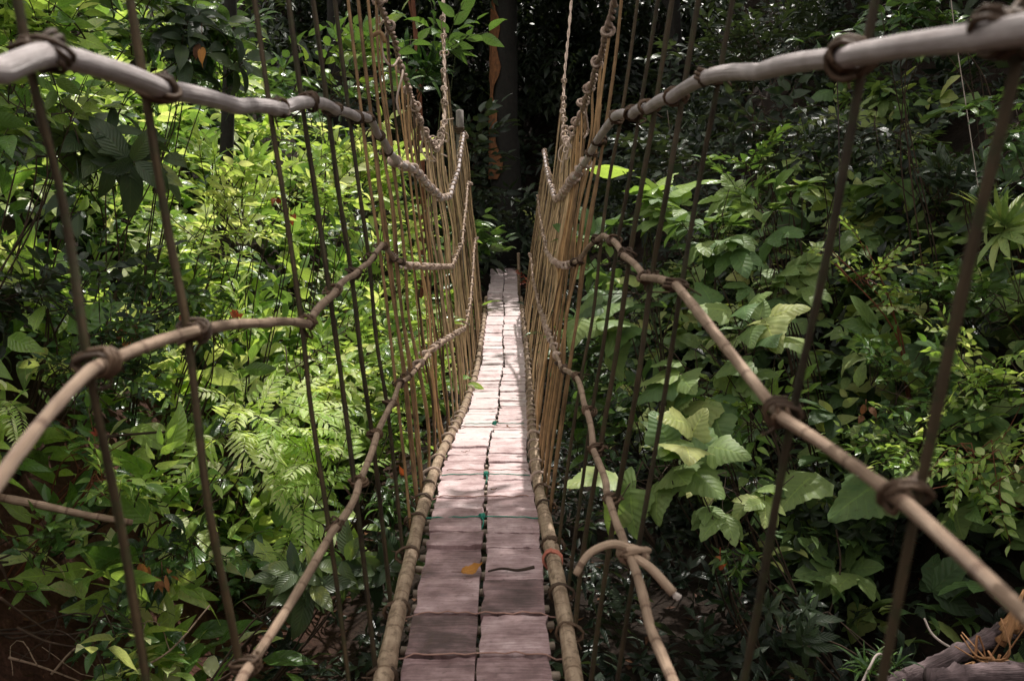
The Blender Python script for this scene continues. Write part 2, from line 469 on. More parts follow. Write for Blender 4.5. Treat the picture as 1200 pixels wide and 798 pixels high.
def spray_alt(rng, n=9, twig=.42, L=.14, ratio=.42, prof='ovate', ang=52, droop=.35, seg=5, curve=.55, pair=False):
    T = Tmpl()
    bend = rng.normal(0, .25)
    tt = np.linspace(0, 1, 7)
    P = np.column_stack([tt * twig, bend * twig * tt ** 2, -droop * twig * tt ** 2])
    tube(T.TW, P, np.linspace(.0042, .0016, 7), 4)
    for k in range(n):
        t = .18 + .82 * k / max(n - 1, 1)
        p = np.array([np.interp(t, tt, P[:, i]) for i in range(3)])
        side = 1 if k % 2 else -1
        last = k == n - 1
        for sd in ((1, -1) if pair and not last else (side,)):
            a = R(0 if last else ang + rng.normal(0, 12)) * sd
            d = np.array([math.cos(a), math.sin(a), -.15 - droop * .5 * t + rng.normal(0, .18)])
            up = np.array([rng.normal(0, .25), rng.normal(0, .25) - .2 * sd, 1])
            sz = L * rng.uniform(.65, 1.15) * (1 - .25 * abs(t - .55))
            T.leaf_at(p + d * .012, d, up, leaf(sz, sz * ratio * rng.uniform(.88, 1.12), prof, seg, rng.uniform(.1, .45), curve * rng.uniform(.2, 1.6), .012, 0, rng), np.clip(rng.normal(0, .16), -.4, .4))
    return T.done()


def spray_whorl(rng, n=8, stem=.25, L=.22, ratio=.24, prof='lance', open_=48, curve=.6, seg=6, droop=0.):
    """upright shoot, leaves spiralling round the tip"""
    T = Tmpl()
    P = np.column_stack([np.linspace(0, stem, 5), np.zeros(5), .03 * np.linspace(0, 1, 5) ** 2])
    tube(T.TW, P, np.linspace(.005, .003, 5), 4)
    for k in range(n):
        t = k / (n - 1)
        az = k * 2.4 + rng.normal(0, .2)
        op = R(open_ * (1.25 - .75 * t) + rng.normal(0, 8))
        d = np.array([math.cos(op), math.sin(op) * math.cos(az), math.sin(op) * math.sin(az)])
        up = np.array([1, -.2 * math.cos(az), -.2 * math.sin(az)]) + rng.normal(0, .12, 3)
        sz = L * rng.uniform(.75, 1.1) * (1 - .25 * t)
        if droop: d = d + np.array([-droop * .3, 0, 0])
        T.leaf_at(P[0] + (P[-1] - P[0]) * (.45 + .55 * t), d, up, leaf(sz, sz * ratio * rng.uniform(.9, 1.1), prof, seg, rng.uniform(.15, .4), curve * rng.uniform(.4, 1.5), .01, 0, rng), np.clip(rng.normal(0, .13), -.35, .35))
    return T.done()


def spray_pinnate(rng, n=11, L=.6, leafl=.15, ratio=.26, arch=.9, prof='lance'):
    T = Tmpl()
    tt = np.linspace(0, 1, 10)
    a = arch * tt
    ds = np.column_stack([np.cos(a), np.zeros(10), -np.sin(a)]) * L / 9
    P = np.concatenate([[[0, 0, 0]], np.cumsum(ds[1:], axis=0)])
    P[:, 1] += rng.normal(0, .12) * L * tt ** 2
    tube(T.TW, P, np.linspace(.004, .0012, 10), 4)
    for k in range(n):
        t = .22 + .78 * k / (n - 1)
        p = np.array([np.interp(t, tt, P[:, i]) for i in range(3)])
        q = np.array([np.interp(min(t + .05, 1), tt, P[:, i]) for i in range(3)]) - np.array([np.interp(t - .05, tt, P[:, i]) for i in range(3)])
        q /= np.linalg.norm(q)
        sz = leafl * math.sin(PI * (.18 + .74 * t)) ** .7
        for sd in (1, -1):
            an = R(64 - 22 * t + rng.normal(0, 5)) * sd
            lat = np.array([0, 1, 0]); upv = np.cross(q, lat)
            d = q * math.cos(an) + lat * math.sin(an) + upv * rng.normal(-.08, .1)
            T.leaf_at(p, d, upv + lat * .15 * sd, leaf(sz * rng.uniform(.85, 1.1), sz * ratio, prof, 4, .2, rng.uniform(.2, .8), 0, 0, rng), np.clip(rng.normal(0, .1), -.3, .3))
    return T.done()


def spray_big(rng, L=.30, ratio=.95, pet=.3, prof='heart', n=1, droop=.9):
    """long stalk with one wide blade hanging at its end"""
    T = Tmpl()
    tt = np.linspace(0, 1, 6)
    P = np.column_stack([tt * pet, .05 * rng.normal() * tt ** 2, -.12 * pet * tt ** 2 * droop])
    tube(T.TW, P, np.linspace(.006, .0035, 6), 5)
    d = np.array([.75, rng.normal(0, .25), -.62 * droop])
    up = np.array([.72, rng.normal(0, .3), .8])
    sz = L * rng.uniform(.75, 1.2)
    T.leaf_at(P[-1], d, up, leaf(sz, sz * ratio * rng.uniform(.88, 1.08), prof, 14, rng.uniform(-.05, .25), rng.uniform(.2, .8), .018, .075, rng, 2, .16), np.clip(rng.normal(0, .12), -.3, .3))
    return T.done()


def spray_lobed(rng, L=.34, pet=.32):
    """palmate blade of five pointed lobes on a stalk"""
    T = Tmpl()
    tt = np.linspace(0, 1, 6)
    P = np.column_stack([tt * pet, .05 * rng.normal() * tt ** 2, -.1 * pet * tt ** 2])
    tube(T.TW, P, np.linspace(.006, .0035, 6), 5)
    t0 = np.clip(rng.normal(0, .1), -.25, .25)
    for k, a in enumerate((-95, -48, 0, 48, 95)):
        an = R(a + rng.normal(0, 5))
        sz = L * (1 - .22 * abs(k - 2) / 2 * 1.3) * rng.uniform(.9, 1.08)
        d = np.array([math.cos(an), math.sin(an), -.3 - .12 * abs(k - 2) + rng.normal(0, .05)])
        T.leaf_at(P[-1] + np.array([0, 0, .002 * k]), d, [.4, 0, 1], leaf(sz, sz * .46, 'ellip', 10, .16, rng.uniform(.3, .7), .012, .12, rng), t0 + rng.normal(0, .03))
    return T.done()


def spray_fan(rng, n=13, L=.5, pet=.35):
    T = Tmpl()
    P = np.column_stack([np.linspace(0, pet, 4), np.zeros(4), np.zeros(4)])
    tube(T.TW, P, .006, 5)
    for k in range(n):
        a = R(-125 + 250 * k / (n - 1))
        d = np.array([math.cos(a), math.sin(a), .12 + rng.normal(0, .06)])
        T.leaf_at(P[-1], d, [0, 0, 1], leaf(L * (.8 + .2 * math.cos(a)) * rng.uniform(.9, 1.05), .062, 'strap', 6, .35, rng.uniform(.15, .45), 0, 0, rng), rng.normal(0, .1))
    return T.done()


rg = np.random.default_rng(11)
SP = {
    'ovate': [spray_alt(rg) for _ in range(7)],
    'broad': [spray_alt(rg, 7, .46, .20, .50, 'ovate', 58, .45, 6) for _ in range(7)],
    'small': [spray_alt(rg, 13, .42, .085, .55, 'ovate', 60, .4, 4) for _ in range(6)],
    'glossy': [spray_alt(rg, 8, .38, .19, .36, 'drip', 48, .25, 6, .8) for _ in range(7)],
    'pairs': [spray_alt(rg, 8, .55, .12, .52, 'ovate', 62, .55, 5, pair=True) for _ in range(6)],
    'shoot': [spray_whorl(rg) for _ in range(6)],
    'ribbed': [spray_whorl(rg, 6, .22, .34, .36, 'drip', 78, 1.0, 8, .9) for _ in range(6)],
    'pinnate': [spray_pinnate(rg) for _ in range(6)],
    'fern': [spray_pinnate(rg, 17, .7, .10, .22, 1.2) for _ in range(5)],
    'big': [spray_big(rg) for _ in range(9)],
    'lobed': [spray_lobed(rg) for _ in range(7)],
    'arum': [spray_big(rg, .52, .62, .5, 'heart', 1, .8) for _ in range(4)],
    'fan': [spray_fan(rg) for _ in range(3)],
    'grass': [spray_whorl(rg, 9, .06, .38, .075, 'lance', 40, 1.5, 6) for _ in range(5)],
    'simple': [spray_alt(rg, 8, .42, .17, .42, 'ovate', 55, .4, 2) for _ in range(8)],
    'simplec': [spray_whorl(rg, 7, .16, .20, .30, 'lance', 70, .9, 3, .6) for _ in range(6)],
}


def stamp(mbL, mbT, T, p, d, up, s, tint, rng):
    A = frame(d, up) * s
    mbL.add(T.V @ A.T + p, T.F, T.UV, np.clip(T.T + tint, 0, 1))
    if mbT is not None and T.tV is not None:
        mbT.add(T.tV @ A.T + p, T.tF, T.tUV, .5)


def unit(v):
    v = np.asarray(v, float); return v / max(np.linalg.norm(v), 1e-9)


SEED = [100]


def plant(name, label, cat, c, rad, kind, n, mat, twig='twig', scale=1., tint=(.35, .75), stems=4, grow=.9, group=None, face=(0, -.5, .5), extra=None, up_bias=.4, spread=1., stem_r=.009, base=None, slim=False):
    """a plant rooted in the bank below its crown centre c; sprays fill an uneven crown"""
    SEED[0] += 1
    rng = np.random.default_rng(SEED[0])
    c = np.asarray(c, float); rad = np.asarray(rad, float) * np.ones(3)
    side = -1 if c[0] < .03 * 0 else 1
    if base is None:
        b = c.copy(); b[2] = terr(c[0], c[1])
        for k in range(14):
            q = c + np.array([side * .06 * k, .02 * k, 0])
            g = terr(q[0], q[1])
            b = np.array([q[0], q[1], g])
            if g >= c[2] - rad[2] * grow: break
    else:
        b = np.asarray(base, float)
    b[2] = float(terr(b[0], b[1])) - .03
    if c[0] < -.3: scale *= 1.18
    root = empty(name, b, label, cat, group)
    mbL, mbT = MB(), MB()
    # main stems
    lines = []
    for k in range(stems):
        e = c + rng.normal(0, .42, 3) * rad + np.array([0, 0, rad[2] * .1])
        m1 = b * .65 + c * .35 + rng.normal(0, .12, 3) * rad
        m2 = b * .25 + c * .75 + rng.normal(0, .25, 3) * rad + np.array([0, 0, .1 * rad[2]])
        P = smooth_path([b + rng.normal(0, .03, 3) * [1, 1, 0], m1, m2, e], 5)
        tube(mbT, P, np.linspace(stem_r, stem_r * .35, len(P)), 5, rng.uniform(.3, .7))
        lines.append(P)
    allp = np.concatenate([l[len(l) // 3:] for l in lines])
    face = unit(face)
    # clumps of sprays: gaps between clumps
    ncl = max(3, n // 5)
    cl = []
    for k in range(ncl):
        v = unit(rng.normal(0, 1, 3) + face * .9)
        cl.append(c + v * rad * rng.uniform(.35, .95))
    for k in range(n):
        q = cl[k % ncl] + rng.normal(0, .2, 3) * rad * spread
        v = unit((q - c) / rad)
        d = unit(v * .8 + face * .55 + np.array([0, 0, up_bias]) + rng.normal(0, .38, 3))
        TT = SP[kind][rng.integers(len(SP[kind]))]
        s = scale * rng.uniform(.75, 1.2)
        ln = TT.V[:, 0].max() * s
        st = q - d * ln * .55
        up = unit(np.array([0, 0, 1.0]) + .55 * face + rng.normal(0, .25, 3))
        hi = float((q[2] - c[2]) / rad[2])
        tn = rng.uniform(*tint) + .08 * hi
        stamp(mbL, mbT, TT, st, d, up, s, tn - .0, rng)
        a = allp[np.argmin(((allp - st) ** 2).sum(1) + rng.uniform(0, .02, len(allp)))]
        if np.linalg.norm(a - st) > .02:
            mid = (a + st) / 2 + np.array([0, 0, -.06 * np.linalg.norm(a - st)])
            tube(mbT, smooth_path([a, mid, st], 3), np.linspace(stem_r * .4, .003 * scale, 7), 4, .5, cap=False)
    mbT.build('stem', M[twig], root, b)
    mbL.build('foliage', M[mat], root, b)
    if extra: extra(root, b, c, rad, rng)
    return root


def bits(kind, mat, pts, name, sz=.1, ratio=.4, down=True):
    """a few special leaves, flowers or pods at the given offsets (in crown radii)"""
    def f(root, b, c, rad, rng):
        for (x, y, z) in pts:
            mb = MB()
            o = c + np.array([x, y, z]) * rad
            for k in range(kind):
                d = unit(np.array([rng.normal(0, .5), -.5 + rng.normal(0, .4), (-1 if down else .5) + rng.normal(0, .3)]))
                lf = leaf(sz * rng.uniform(.7, 1.2), sz * ratio, 'drip', 6, .3, rng.uniform(.3, 1.2), .02, 0, rng)
                mb.add(lf[0] @ frame(d, [0, -1, .6]).T + o + rng.normal(0, sz * .25, 3), lf[1], lf[2], rng.uniform(.3, .95))
            tube(mb, [o + [0, 0, sz * .9], o + [0, 0, 0]], .003, 4, .3)
            mb.build(name, M[mat], root, b)
    return f


# ------------------------------------------------------------------ bridge
KY = [-3, 1, 3, 4.5, 5.2, 6.1, 7.1, 9.1, 10.5, 12, 14, 16, 18, 20, 22]
KZ = [-1.64, -1.63, -1.63, -1.60, -1.66, -1.76, -1.84, -2.04, -2.10, -2.10, -2.05, -1.92, -1.80, -1.70, -1.64]
KX = [-.07, -.07, -.078, -.103, -.103, -.1, -.08, -.035, -.008, .014, .022, .027, .03, .04, .045]
zdk = lambda Y: np.interp(Y, KY, KZ) + CAM_Z
xck = lambda Y: np.interp(Y, KY, KX)
KS = {1: .135, -1: .10}
RAIL = {
    ('hand', -1): [(-2.4, 0.20), (-1.2, 0.13), (.15, .10), (1.10, .14), (1.24, .18), (1.64, .18), (2.1, .195), (2.55, .23), (3.0, .29), (3.5, .31), (4.05, .33), (4.48, .36), (4.85, .30), (5.2, .24), (5.6, .20), (6.1, .19), (6.6, .19), (7.5, .10), (8.8, -.02), (10., .0), (12., .32), (14., .75), (15., .98)],
    ('hand', 1): [(-2.4, 0.20), (-1.2, 0.13), (.15, .10), (.97, .16), (1.4, .20), (1.87, .24), (2.37, .29), (2.83, .29), (3.3, .30), (3.64, .31), (4.14, .34), (4.72, .27), (5.42, .19), (6.2, .13), (6.9, .10), (8.9, .0), (10.6, -.04), (12.5, .15), (14.3, .40), (16., .75)],
    ('mid', -1): [(-2.4, -.62), (-1.2, -.62), (.15, -.60), (.95, -.29), (1.2, -.22), (1.62, -.23), (2.1, -.28), (2.53, -.34), (2.94, -.30), (3.42, -.28), (3.9, -.27), (4.42, -.22), (4.8, -.31), (5.6, -.41), (6.5, -.48), (7.4, -.55), (9.2, -.68), (11.2, -.55), (12.8, -.2), (14.6, .2)],
    ('mid', 1): [(-2.4, -0.28), (-1.2, -0.35), (.15, -.38), (.94, -.32), (1.38, -.33), (2.33, -.22), (2.85, -.24), (3.32, -.20), (3.8, -.16), (4.1, -.18), (4.75, -.32), (5.6, -.41), (6.8, -.49), (9, -.60), (11., -.64), (12.8, -.48), (14.6, -.26), (16, 0.)],
    ('low', -1): [(-2.4, -0.80), (-1.2, -0.87), (.15, -.9), (1.0, -.9), (1.6, -.86), (2.5, -.92), (2.95, -.94), (3.45, -.90), (4.0, -.90), (4.5, -.90), (5.4, -.99), (6.2, -1.03), (7.4, -1.14), (8.8, -1.28), (10.1, -1.42), (11.8, -1.28), (13.8, -.9), (15, -.7)],
    ('low', 1): [(-2.4, -0.88), (-1.2, -0.95), (.15, -.98), (.95, -.97), (1.4, -.95), (2.0, -.96), (2.38, -.94), (2.6, -.95), (2.95, -.93), (3.35, -.90), (3.7, -.83), (4.16, -.80), (4.95, -.91), (6.1, -.95), (8., -1.1), (10.7, -1.26), (13.5, -1.22), (15.5, -.98)],
    ('top', -1): [(-2.4, 4.2), (-.5, 3.4), (1.2, 2.75), (3.0, 2.0), (4.4, 1.5), (5.6, 1.10), (6.2, 1.03), (6.55, .87), (6.95, .74), (7.3, .64), (8.0, .50), (9.0, .45), (10.2, .72), (11.3, 1.40), (12.4, 2.2), (14.2, 3.8), (16.5, 6.2)],
    ('top', 1): [(-2.4, 4.0), (-.5, 3.2), (1.2, 2.5), (3.0, 1.75), (4.2, 1.25), (4.95, .96), (5.15, .82), (5.5, .73), (5.9, .64), (6.5, .57), (7.2, .51), (8.2, .43), (10.2, .60), (12.3, 1.25), (13.3, 2.15), (14.6, 3.6), (16.5, 6.0)],
}


def surf(s, Y, z):
    return xck(Y) + s * (.32 + KS[s] * (z - zdk(Y)))


def railz(n, s, Y):
    a = RAIL[(n, s)]
    return np.interp(Y, [q[0] for q in a], [q[1] for q in a]) + CAM_Z


bridge = empty('suspension_bridge', (0, 0, 0), 'narrow hanging footbridge of planks, bamboo and vine ropes running into the dark forest', 'bridge')
rb = np.random.default_rng(77)
HR = {'hand': .0195, 'mid': .0125, 'low': .0128, 'top': .019}
RP = {}
for (n, s), a in RAIL.items():
    pts = []
    for (Y, z) in a:
        zz = z + CAM_Z
        pts.append([surf(s, Y, zz), Y, zz])
    P = smooth_path(pts, 7, .08 if n != 'top' else .5)
    # sag between ties and small wander
    u = np.arange(len(P))
    ph = rb.uniform(0, 6, 3)
    wq = .004 * np.clip(P[:, 1] / 3, .1, 1)
    P[:, 2] += wq * np.sin(u * .9 + ph[0]); P[:, 0] += wq * np.sin(u * .7 + ph[1])
    RP[(n, s)] = P
    mb = MB()
    if n == 'top':
        # two twisted strands with knots
        for k in range(2):
            Q = smooth_path(P, 5)
            an = np.arange(len(Q)) * .55 + PI * k
            w = .011
            Q2 = Q + np.column_stack([np.cos(an) * w, np.zeros(len(Q)), np.sin(an) * w])
            tube(mb, Q2, .0112 * (1 + .18 * np.sin(np.arange(len(Q)) * .37)), 6, rb.uniform(.4, .7))
        mb.build('top_cable', M['rope'], bridge)
    else:
        Q = smooth_path(P, 2)
        rr = HR[n] * (1 + .03 * np.sin(np.arange(len(Q)) * .61) + (.015 if n == 'hand' else .03) * rb.normal(0, 1, len(Q)))
        if n == 'hand': rr *= np.interp(Q[:, 1], [.6, 2.6], [.73, .97])
        if n == 'low': rr *= np.interp(Q[:, 1], [1.0, 3.0], [.70, .95])
        if n == 'mid': rr *= np.interp(Q[:, 1], [.6, 2.2], [.58, .92])
        if n == 'low' and s == 1:
            rr *= np.interp(Q[:, 1], [2, 3], [1.15, 1.0])
        tube(mb, Q, rr, 10, .5)
        mb.build({'hand': 'handrail', 'mid': 'middle_rail', 'low': 'lower_rail'}[n], M['rail' if n == 'hand' else 'cane'], bridge)

# edge poles (bamboo), in lengths that overlap
EP = {}
for s in (-1, 1):
    Ys = np.arange(-1.5, 17.2, .12)
    P = np.column_stack([xck(Ys) + s * .318 + .006 * np.sin(Ys * 1.9 + s), Ys, zdk(Ys) + .012 + .008 * np.sin(Ys * 2.3)])
    EP[s] = P
    mb = MB()
    r = .0325 * (1 + .08 * np.sin(Ys * 3.1 + s)) * np.interp(Ys, [3, 17], [1, .85])
    nd = np.abs((Ys / .36) % 1 - .5) < .17
    r = np.where(nd, r * 1.09, r)
    tube(mb, P, r, 12, .55, rough=.02, rng=rb)
    mb.build('edge_pole', M['bamboo'], bridge)


def ring(mb, c, ax, r, th, turns=2, rng=None, pitch=.011, stretch=(0, 0, 0), T=.5):
    """a vine wound round a rail at c with axis ax"""
    A = frame(ax, [0, 0, 1])
    k = np.linspace(0, 1, int(turns * 10) + 1)
    an = k * turns * 2 * PI + rng.uniform(0, 6)
    loc = np.column_stack([(k - .5) * turns * pitch + .004 * np.sin(an), np.cos(an) * r, np.sin(an) * r])
    P = loc @ A.T + np.asarray(c)
    st = np.asarray(stretch, float)
    if np.linalg.norm(st) > 0:
        dd = (P - c) @ unit(st)
        P = P + np.outer(np.clip(dd, 0, None) / r, st)
    tube(mb, P, th, 6, T)


HY = {-1: [-1.4, -.7, .1, .80, 1.24, 1.64, 2.55, 3.0, 3.5, 4.05, 4.48, 4.85, 5.2, 5.6, 6.1, 6.6], 1: [-1.2, -.5, .50, .97, 1.40, 2.37, 2.83, 3.3, 3.64, 4.14, 4.72, 5.1, 5.45, 5.9, 6.3, 6.65]}
for s in (-1, 1):
    y = HY[s][-1]
    while y < 16.0:
        y += rb.uniform(.30, .40); HY[s].append(y)
far_lash = MB(); far_rope = MB()
for s in (-1, 1):
    for i, Y in enumerate(HY[s]):
        zt = railz('top', s, Y)
        if Y > 12.6: zt = railz('hand', s, Y) + .04
        lean = rb.normal(0, .05)
        zb = zdk(Y) - .03
        knots = [zb] + [railz(n, s, Y) for n in ('low', 'mid', 'hand')] + [zt]
        pts = []
        for j, z in enumerate(knots):
            off = {0: .036, 1: HR['low'] + .010, 2: HR['mid'] + .010, 3: HR['hand'] + .011, 4: .012}[j]
            yy = Y + lean * (z - knots[3]) * .25
            pts.append([surf(s, Y, z) + s * off, yy, z])
            if j < 4:
                zm = z + (knots[j + 1] - z) * rb.uniform(.4, .6)
                pts.append([surf(s, Y, zm) + s * .028 + rb.normal(0, .004 if Y < 5 else .014), Y + lean * (zm - knots[3]) * .25 + rb.normal(0, .012), zm])
        P = smooth_path(pts, 5)
        r0 = rb.uniform(.0080, .0100) * float(np.interp(Y, [.7, 3.2], [.66, .95]))
        mb = MB()
        tube(mb, P, r0 * (1 + .06 * rb.normal(0, 1, len(P))), 7, rb.uniform(.35, .65) if Y < 5.4 else rb.uniform(.05, .95))
        if Y > 4.6 and rb.random() < .9:          # doubled strand
            P2 = P + np.column_stack([.010 * np.sin(np.linspace(0, 9, len(P))), np.linspace(rb.uniform(-.08, .12), rb.uniform(-.08, .12), len(P)), np.zeros(len(P))])
            tube(mb, P2[: int(len(P2) * rb.uniform(.7, 1))], r0 * .8, 6, rb.uniform(.2, .95))
        if Y > 6:
            P2 = P + np.column_stack([.012 * np.sin(np.linspace(2, 11, len(P))), np.linspace(rb.uniform(-.2, .2), rb.uniform(-.2, .2), len(P)), np.zeros(len(P))])
            tube(mb, P2[int(len(P2) * rb.uniform(0, .3)):], r0 * .7, 5, rb.uniform(.0, .95))
        if s == -1 and i == 12:                     # hooked stub near the top of one hanger
            q = P[-5]; tube(mb, smooth_path([q, q + [.05, .0, .02], q + [.07, .01, -.03]], 4), .012, 6, .6)
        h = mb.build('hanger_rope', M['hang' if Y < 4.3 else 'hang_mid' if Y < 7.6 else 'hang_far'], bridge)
        near = Y < 5.3
        for n, th, tn in (('hand', .0075, 2), ('mid', .0062, 2), ('low', .0062, 2), ('edge', .0085, 1.6)):
            if n == 'edge':
                c = np.array([surf(s, Y, zb + .03) - s * .0, Y, zdk(Y) + .012]); rr = .042; ax = [0, 1, .02]; stv = [s * .028, 0, -.005]
            else:
                z = railz(n, s, Y); c = np.array([surf(s, Y, z), Y, z]); rr = HR[n] + th * .8
                dz = railz(n, s, Y + .05) - railz(n, s, Y - .05)
                ax = [rb.normal(0, .12), .1, dz + rb.normal(0, .012)]; stv = [s * .020, 0, 0]
            m2 = MB() if near else far_lash
            if not near and n != 'edge': th *= 1.45; tn = 2.6
            if near:
                k_ = float(np.interp(Y, [.7, 3], [.66, .92]))
                rr = rr - th * .45
                for q in range(2 if n != 'edge' else 1):
                    ring(m2, c + rb.normal(0, .003, 3), np.array(ax) + rb.normal(0, .22, 3) * (q + .3), rr + .004 * q, th * .78 * k_ * rb.uniform(.85, 1.15), rb.uniform(1.6, 2.6), rb, .0105, stv, rb.uniform(.3, .8))
                tl = c + unit([s * .8, rb.normal(0, .5), rb.normal(0, .6)]) * (rr + .012)
                tube(m2, smooth_path([tl, tl + rb.normal(0, .016, 3), tl + rb.normal(0, .026, 3) + [s * .012, 0, -.012]], 3), np.linspace(th * .7, th * .35, 7), 5, .5)
            else:
                ring(m2, c, ax, rr, th * rb.uniform(.9, 1.2), tn, rb, .012, stv, rb.uniform(.35, .7))
            if near: m2.build('lashing', M['lash'], h)
        # knots on the top cable
        if 4 < Y < 13:
            for q in range(2):
                c = np.array([surf(s, Y, zt), Y, zt]) + rb.normal(0, .012, 3)
                ring(far_rope, c, [rb.normal(0, .3), 1, rb.normal(0, .3)], .027, .0082, rb.uniform(1.2, 2.2), rb, .014, (0, 0, 0), rb.uniform(.4, .9))
            if 5.5 < Y < 11 and rb.random() < .8:
                c = np.array([surf(s, Y, zt), Y, zt])
                e = c + [s * rb.normal(0, .03), rb.normal(0, .12), -rb.uniform(.06, .25)]
                tube(far_rope, smooth_path([c, (c + e) / 2 + rb.normal(0, .03, 3), e, e + rb.normal(0, .05, 3)], 4), .0075, 6, rb.uniform(.5, .9))
tag(far_lash.build('lashing', M['rope'], bridge), 'pale vine lashings along the far part of the rails', kind='stuff')
tag(far_rope.build('cable_knot', M['rope'], bridge), 'rope knots crowded along the sagging top cables', kind='stuff')

# far posts the rails end on
for (x, Y, z0, z1, r, nm) in ((-.66, 15.0, .9, 4.52, .062, 'support_post'), (.80, 16.1, 1.0, 3.5, .062, 'support_post'), (.33, 18.1, 1.2, 2.12, .032, 'marker_post')):
    mb = MB()
    zz = np.linspace(z0, z1, 14)
    tube(mb, np.column_stack([np.full(14, x) + .01 * np.sin(zz * 2), np.full(14, Y), zz]), r * (1 + .05 * rb.normal(0, 1, 14)), 10, .5, rough=.05, rng=rb)
    po = mb.build(nm, M['post' if r > .04 else 'bamboo'], bridge)
    if r > .04:
        m2 = MB(); ring(m2, np.array([x, Y, z1 - .3]), [0, 0, 1], r + .012, .013, 4, rb, .026); m2.build('lashing', M['lash'], po)

# deck
deck = MB()
rows = []
y = -1.2
near_edges = [2.55, 2.83, 3.15, 3.47, 3.80, 4.14, 4.30, 4.70, 4.98, 5.16, 5.45, 5.75]
while y < 2.3: rows.append(y); y += .31
rows += near_edges
y = 5.75
while y < 21.6:
    y += rb.choice([.2, .22, .26, .3, .34]); rows.append(y)


def plank_box(mb, x0, x1, y0, y1, z, th, tilt, rng, tint):
    """one board: subdivided slab with worn, wavy edges"""
    nx, ny = 9, 5
    xs = np.linspace(x0, x1, nx); ys = np.linspace(y0, y1, ny)
    X, Y = np.meshgrid(xs, ys)
    wob = rng.normal(0, .0055, (2, nx)); wobx = rng.normal(0, .004, (2, ny))
    Y[0] += wob[0]; Y[-1] += wob[1]; X[:, 0] += wobx[0]; X[:, -1] += wobx[1]
    cx, cy = (x0 + x1) / 2, (y0 + y1) / 2
    Z = z + tilt[0] * (X - cx) + tilt[1] * (Y - cy) + .002 * np.sin(X * 23 + Y * 31) + rng.normal(0, .0009, X.shape)
    ed = np.zeros_like(Z); ed[0] = ed[-1] = 1; ed[:, 0] = ed[:, -1] = 1
    Z = Z - ed * .004
    top = np.stack([X, Y, Z], -1).reshape(-1, 3); bot = top - [0, 0, th]
    idx = np.arange(nx * ny).reshape(ny, nx)
    q = np.stack([idx[:-1, :-1], idx[:-1, 1:], idx[1:, 1:], idx[1:, :-1]], -1).reshape(-1, 4)
    Fs = [q, q[:, ::-1] + nx * ny]
    loop = list(idx[0]) + list(idx[1:, -1]) + list(idx[-1, -2::-1]) + list(idx[-2:0:-1, 0])
    n = nx * ny
    sd = [[loop[(i + 1) % len(loop)], loop[i], loop[i] + n, loop[(i + 1) % len(loop)] + n] for i in range(len(loop))]
    V = np.vstack([top, bot])
    UV = np.column_stack([V[:, 0] + rng.uniform(0, 50), V[:, 1] + rng.uniform(0, 50)])
    mb.add(V, np.vstack(Fs + [np.array(sd)]), UV, tint)


for i in range(len(rows) - 1):
    y0, y1 = rows[i], rows[i + 1]
    if y1 - y0 > .6: continue
    for s in (-1, 1):
        gap = .010; half = float(np.interp((y0 + y1) / 2, [3.5, 8], [.262, .283]))
        a, b = (-half, -gap) if s < 0 else (gap, half)
        ym = (y0 + y1) / 2
        ja = rb.normal(0, .006)
        slope = float((zdk(y1 + .1) - zdk(y0 - .1)) / (y1 - y0 + .2))
        dz = rb.normal(0, .004)
        tiltx = rb.normal(0, .012); tilty = slope + rb.normal(0, .02)
        if abs(y0 - 4.14) < .02: dz += .012
        sh = rb.normal(0, .006) * (1 if ym < 6 else 1.6)
        split = (s > 0 and rb.random() < .18)
        yy0, yy1 = y0 + .004 + max(sh, -.002), y1 - .004 + min(sh, .002)
        xo = xck(ym) + .012 * math.sin(ym * 1.7)
        plank_box(deck, xo + a + ja, xo + b + ja * .5, yy0, yy1, zdk(ym) + .005 + dz, rb.uniform(.022, .032), (tiltx, tilty), rb, float(np.clip(rb.normal(np.interp(ym, [3.4, 5.0, 8.0], [.31, .58, .86]), .09), .03, .97)))  # tint paler with distance: near shade and far sun painted into the planks
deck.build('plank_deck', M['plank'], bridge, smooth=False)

# bamboo cross poles under the planks, pale cut ends showing
y = 2.6
while y < 17:
    mb = MB(); xo = xck(y)
    z = zdk(y) - .052
    e0, e1 = .283 + rb.uniform(-.01, .012), .283 + rb.uniform(-.01, .012)
    tube(mb, [[xo - e0, y + rb.normal(0, .02), z + .012], [xo, y, z], [xo + e1, y + rb.normal(0, .02), z + .012]], .016, 8, .6)
    mb.build('cross_pole', M['bend'], bridge)
    y += .17 if y < 6 else .30

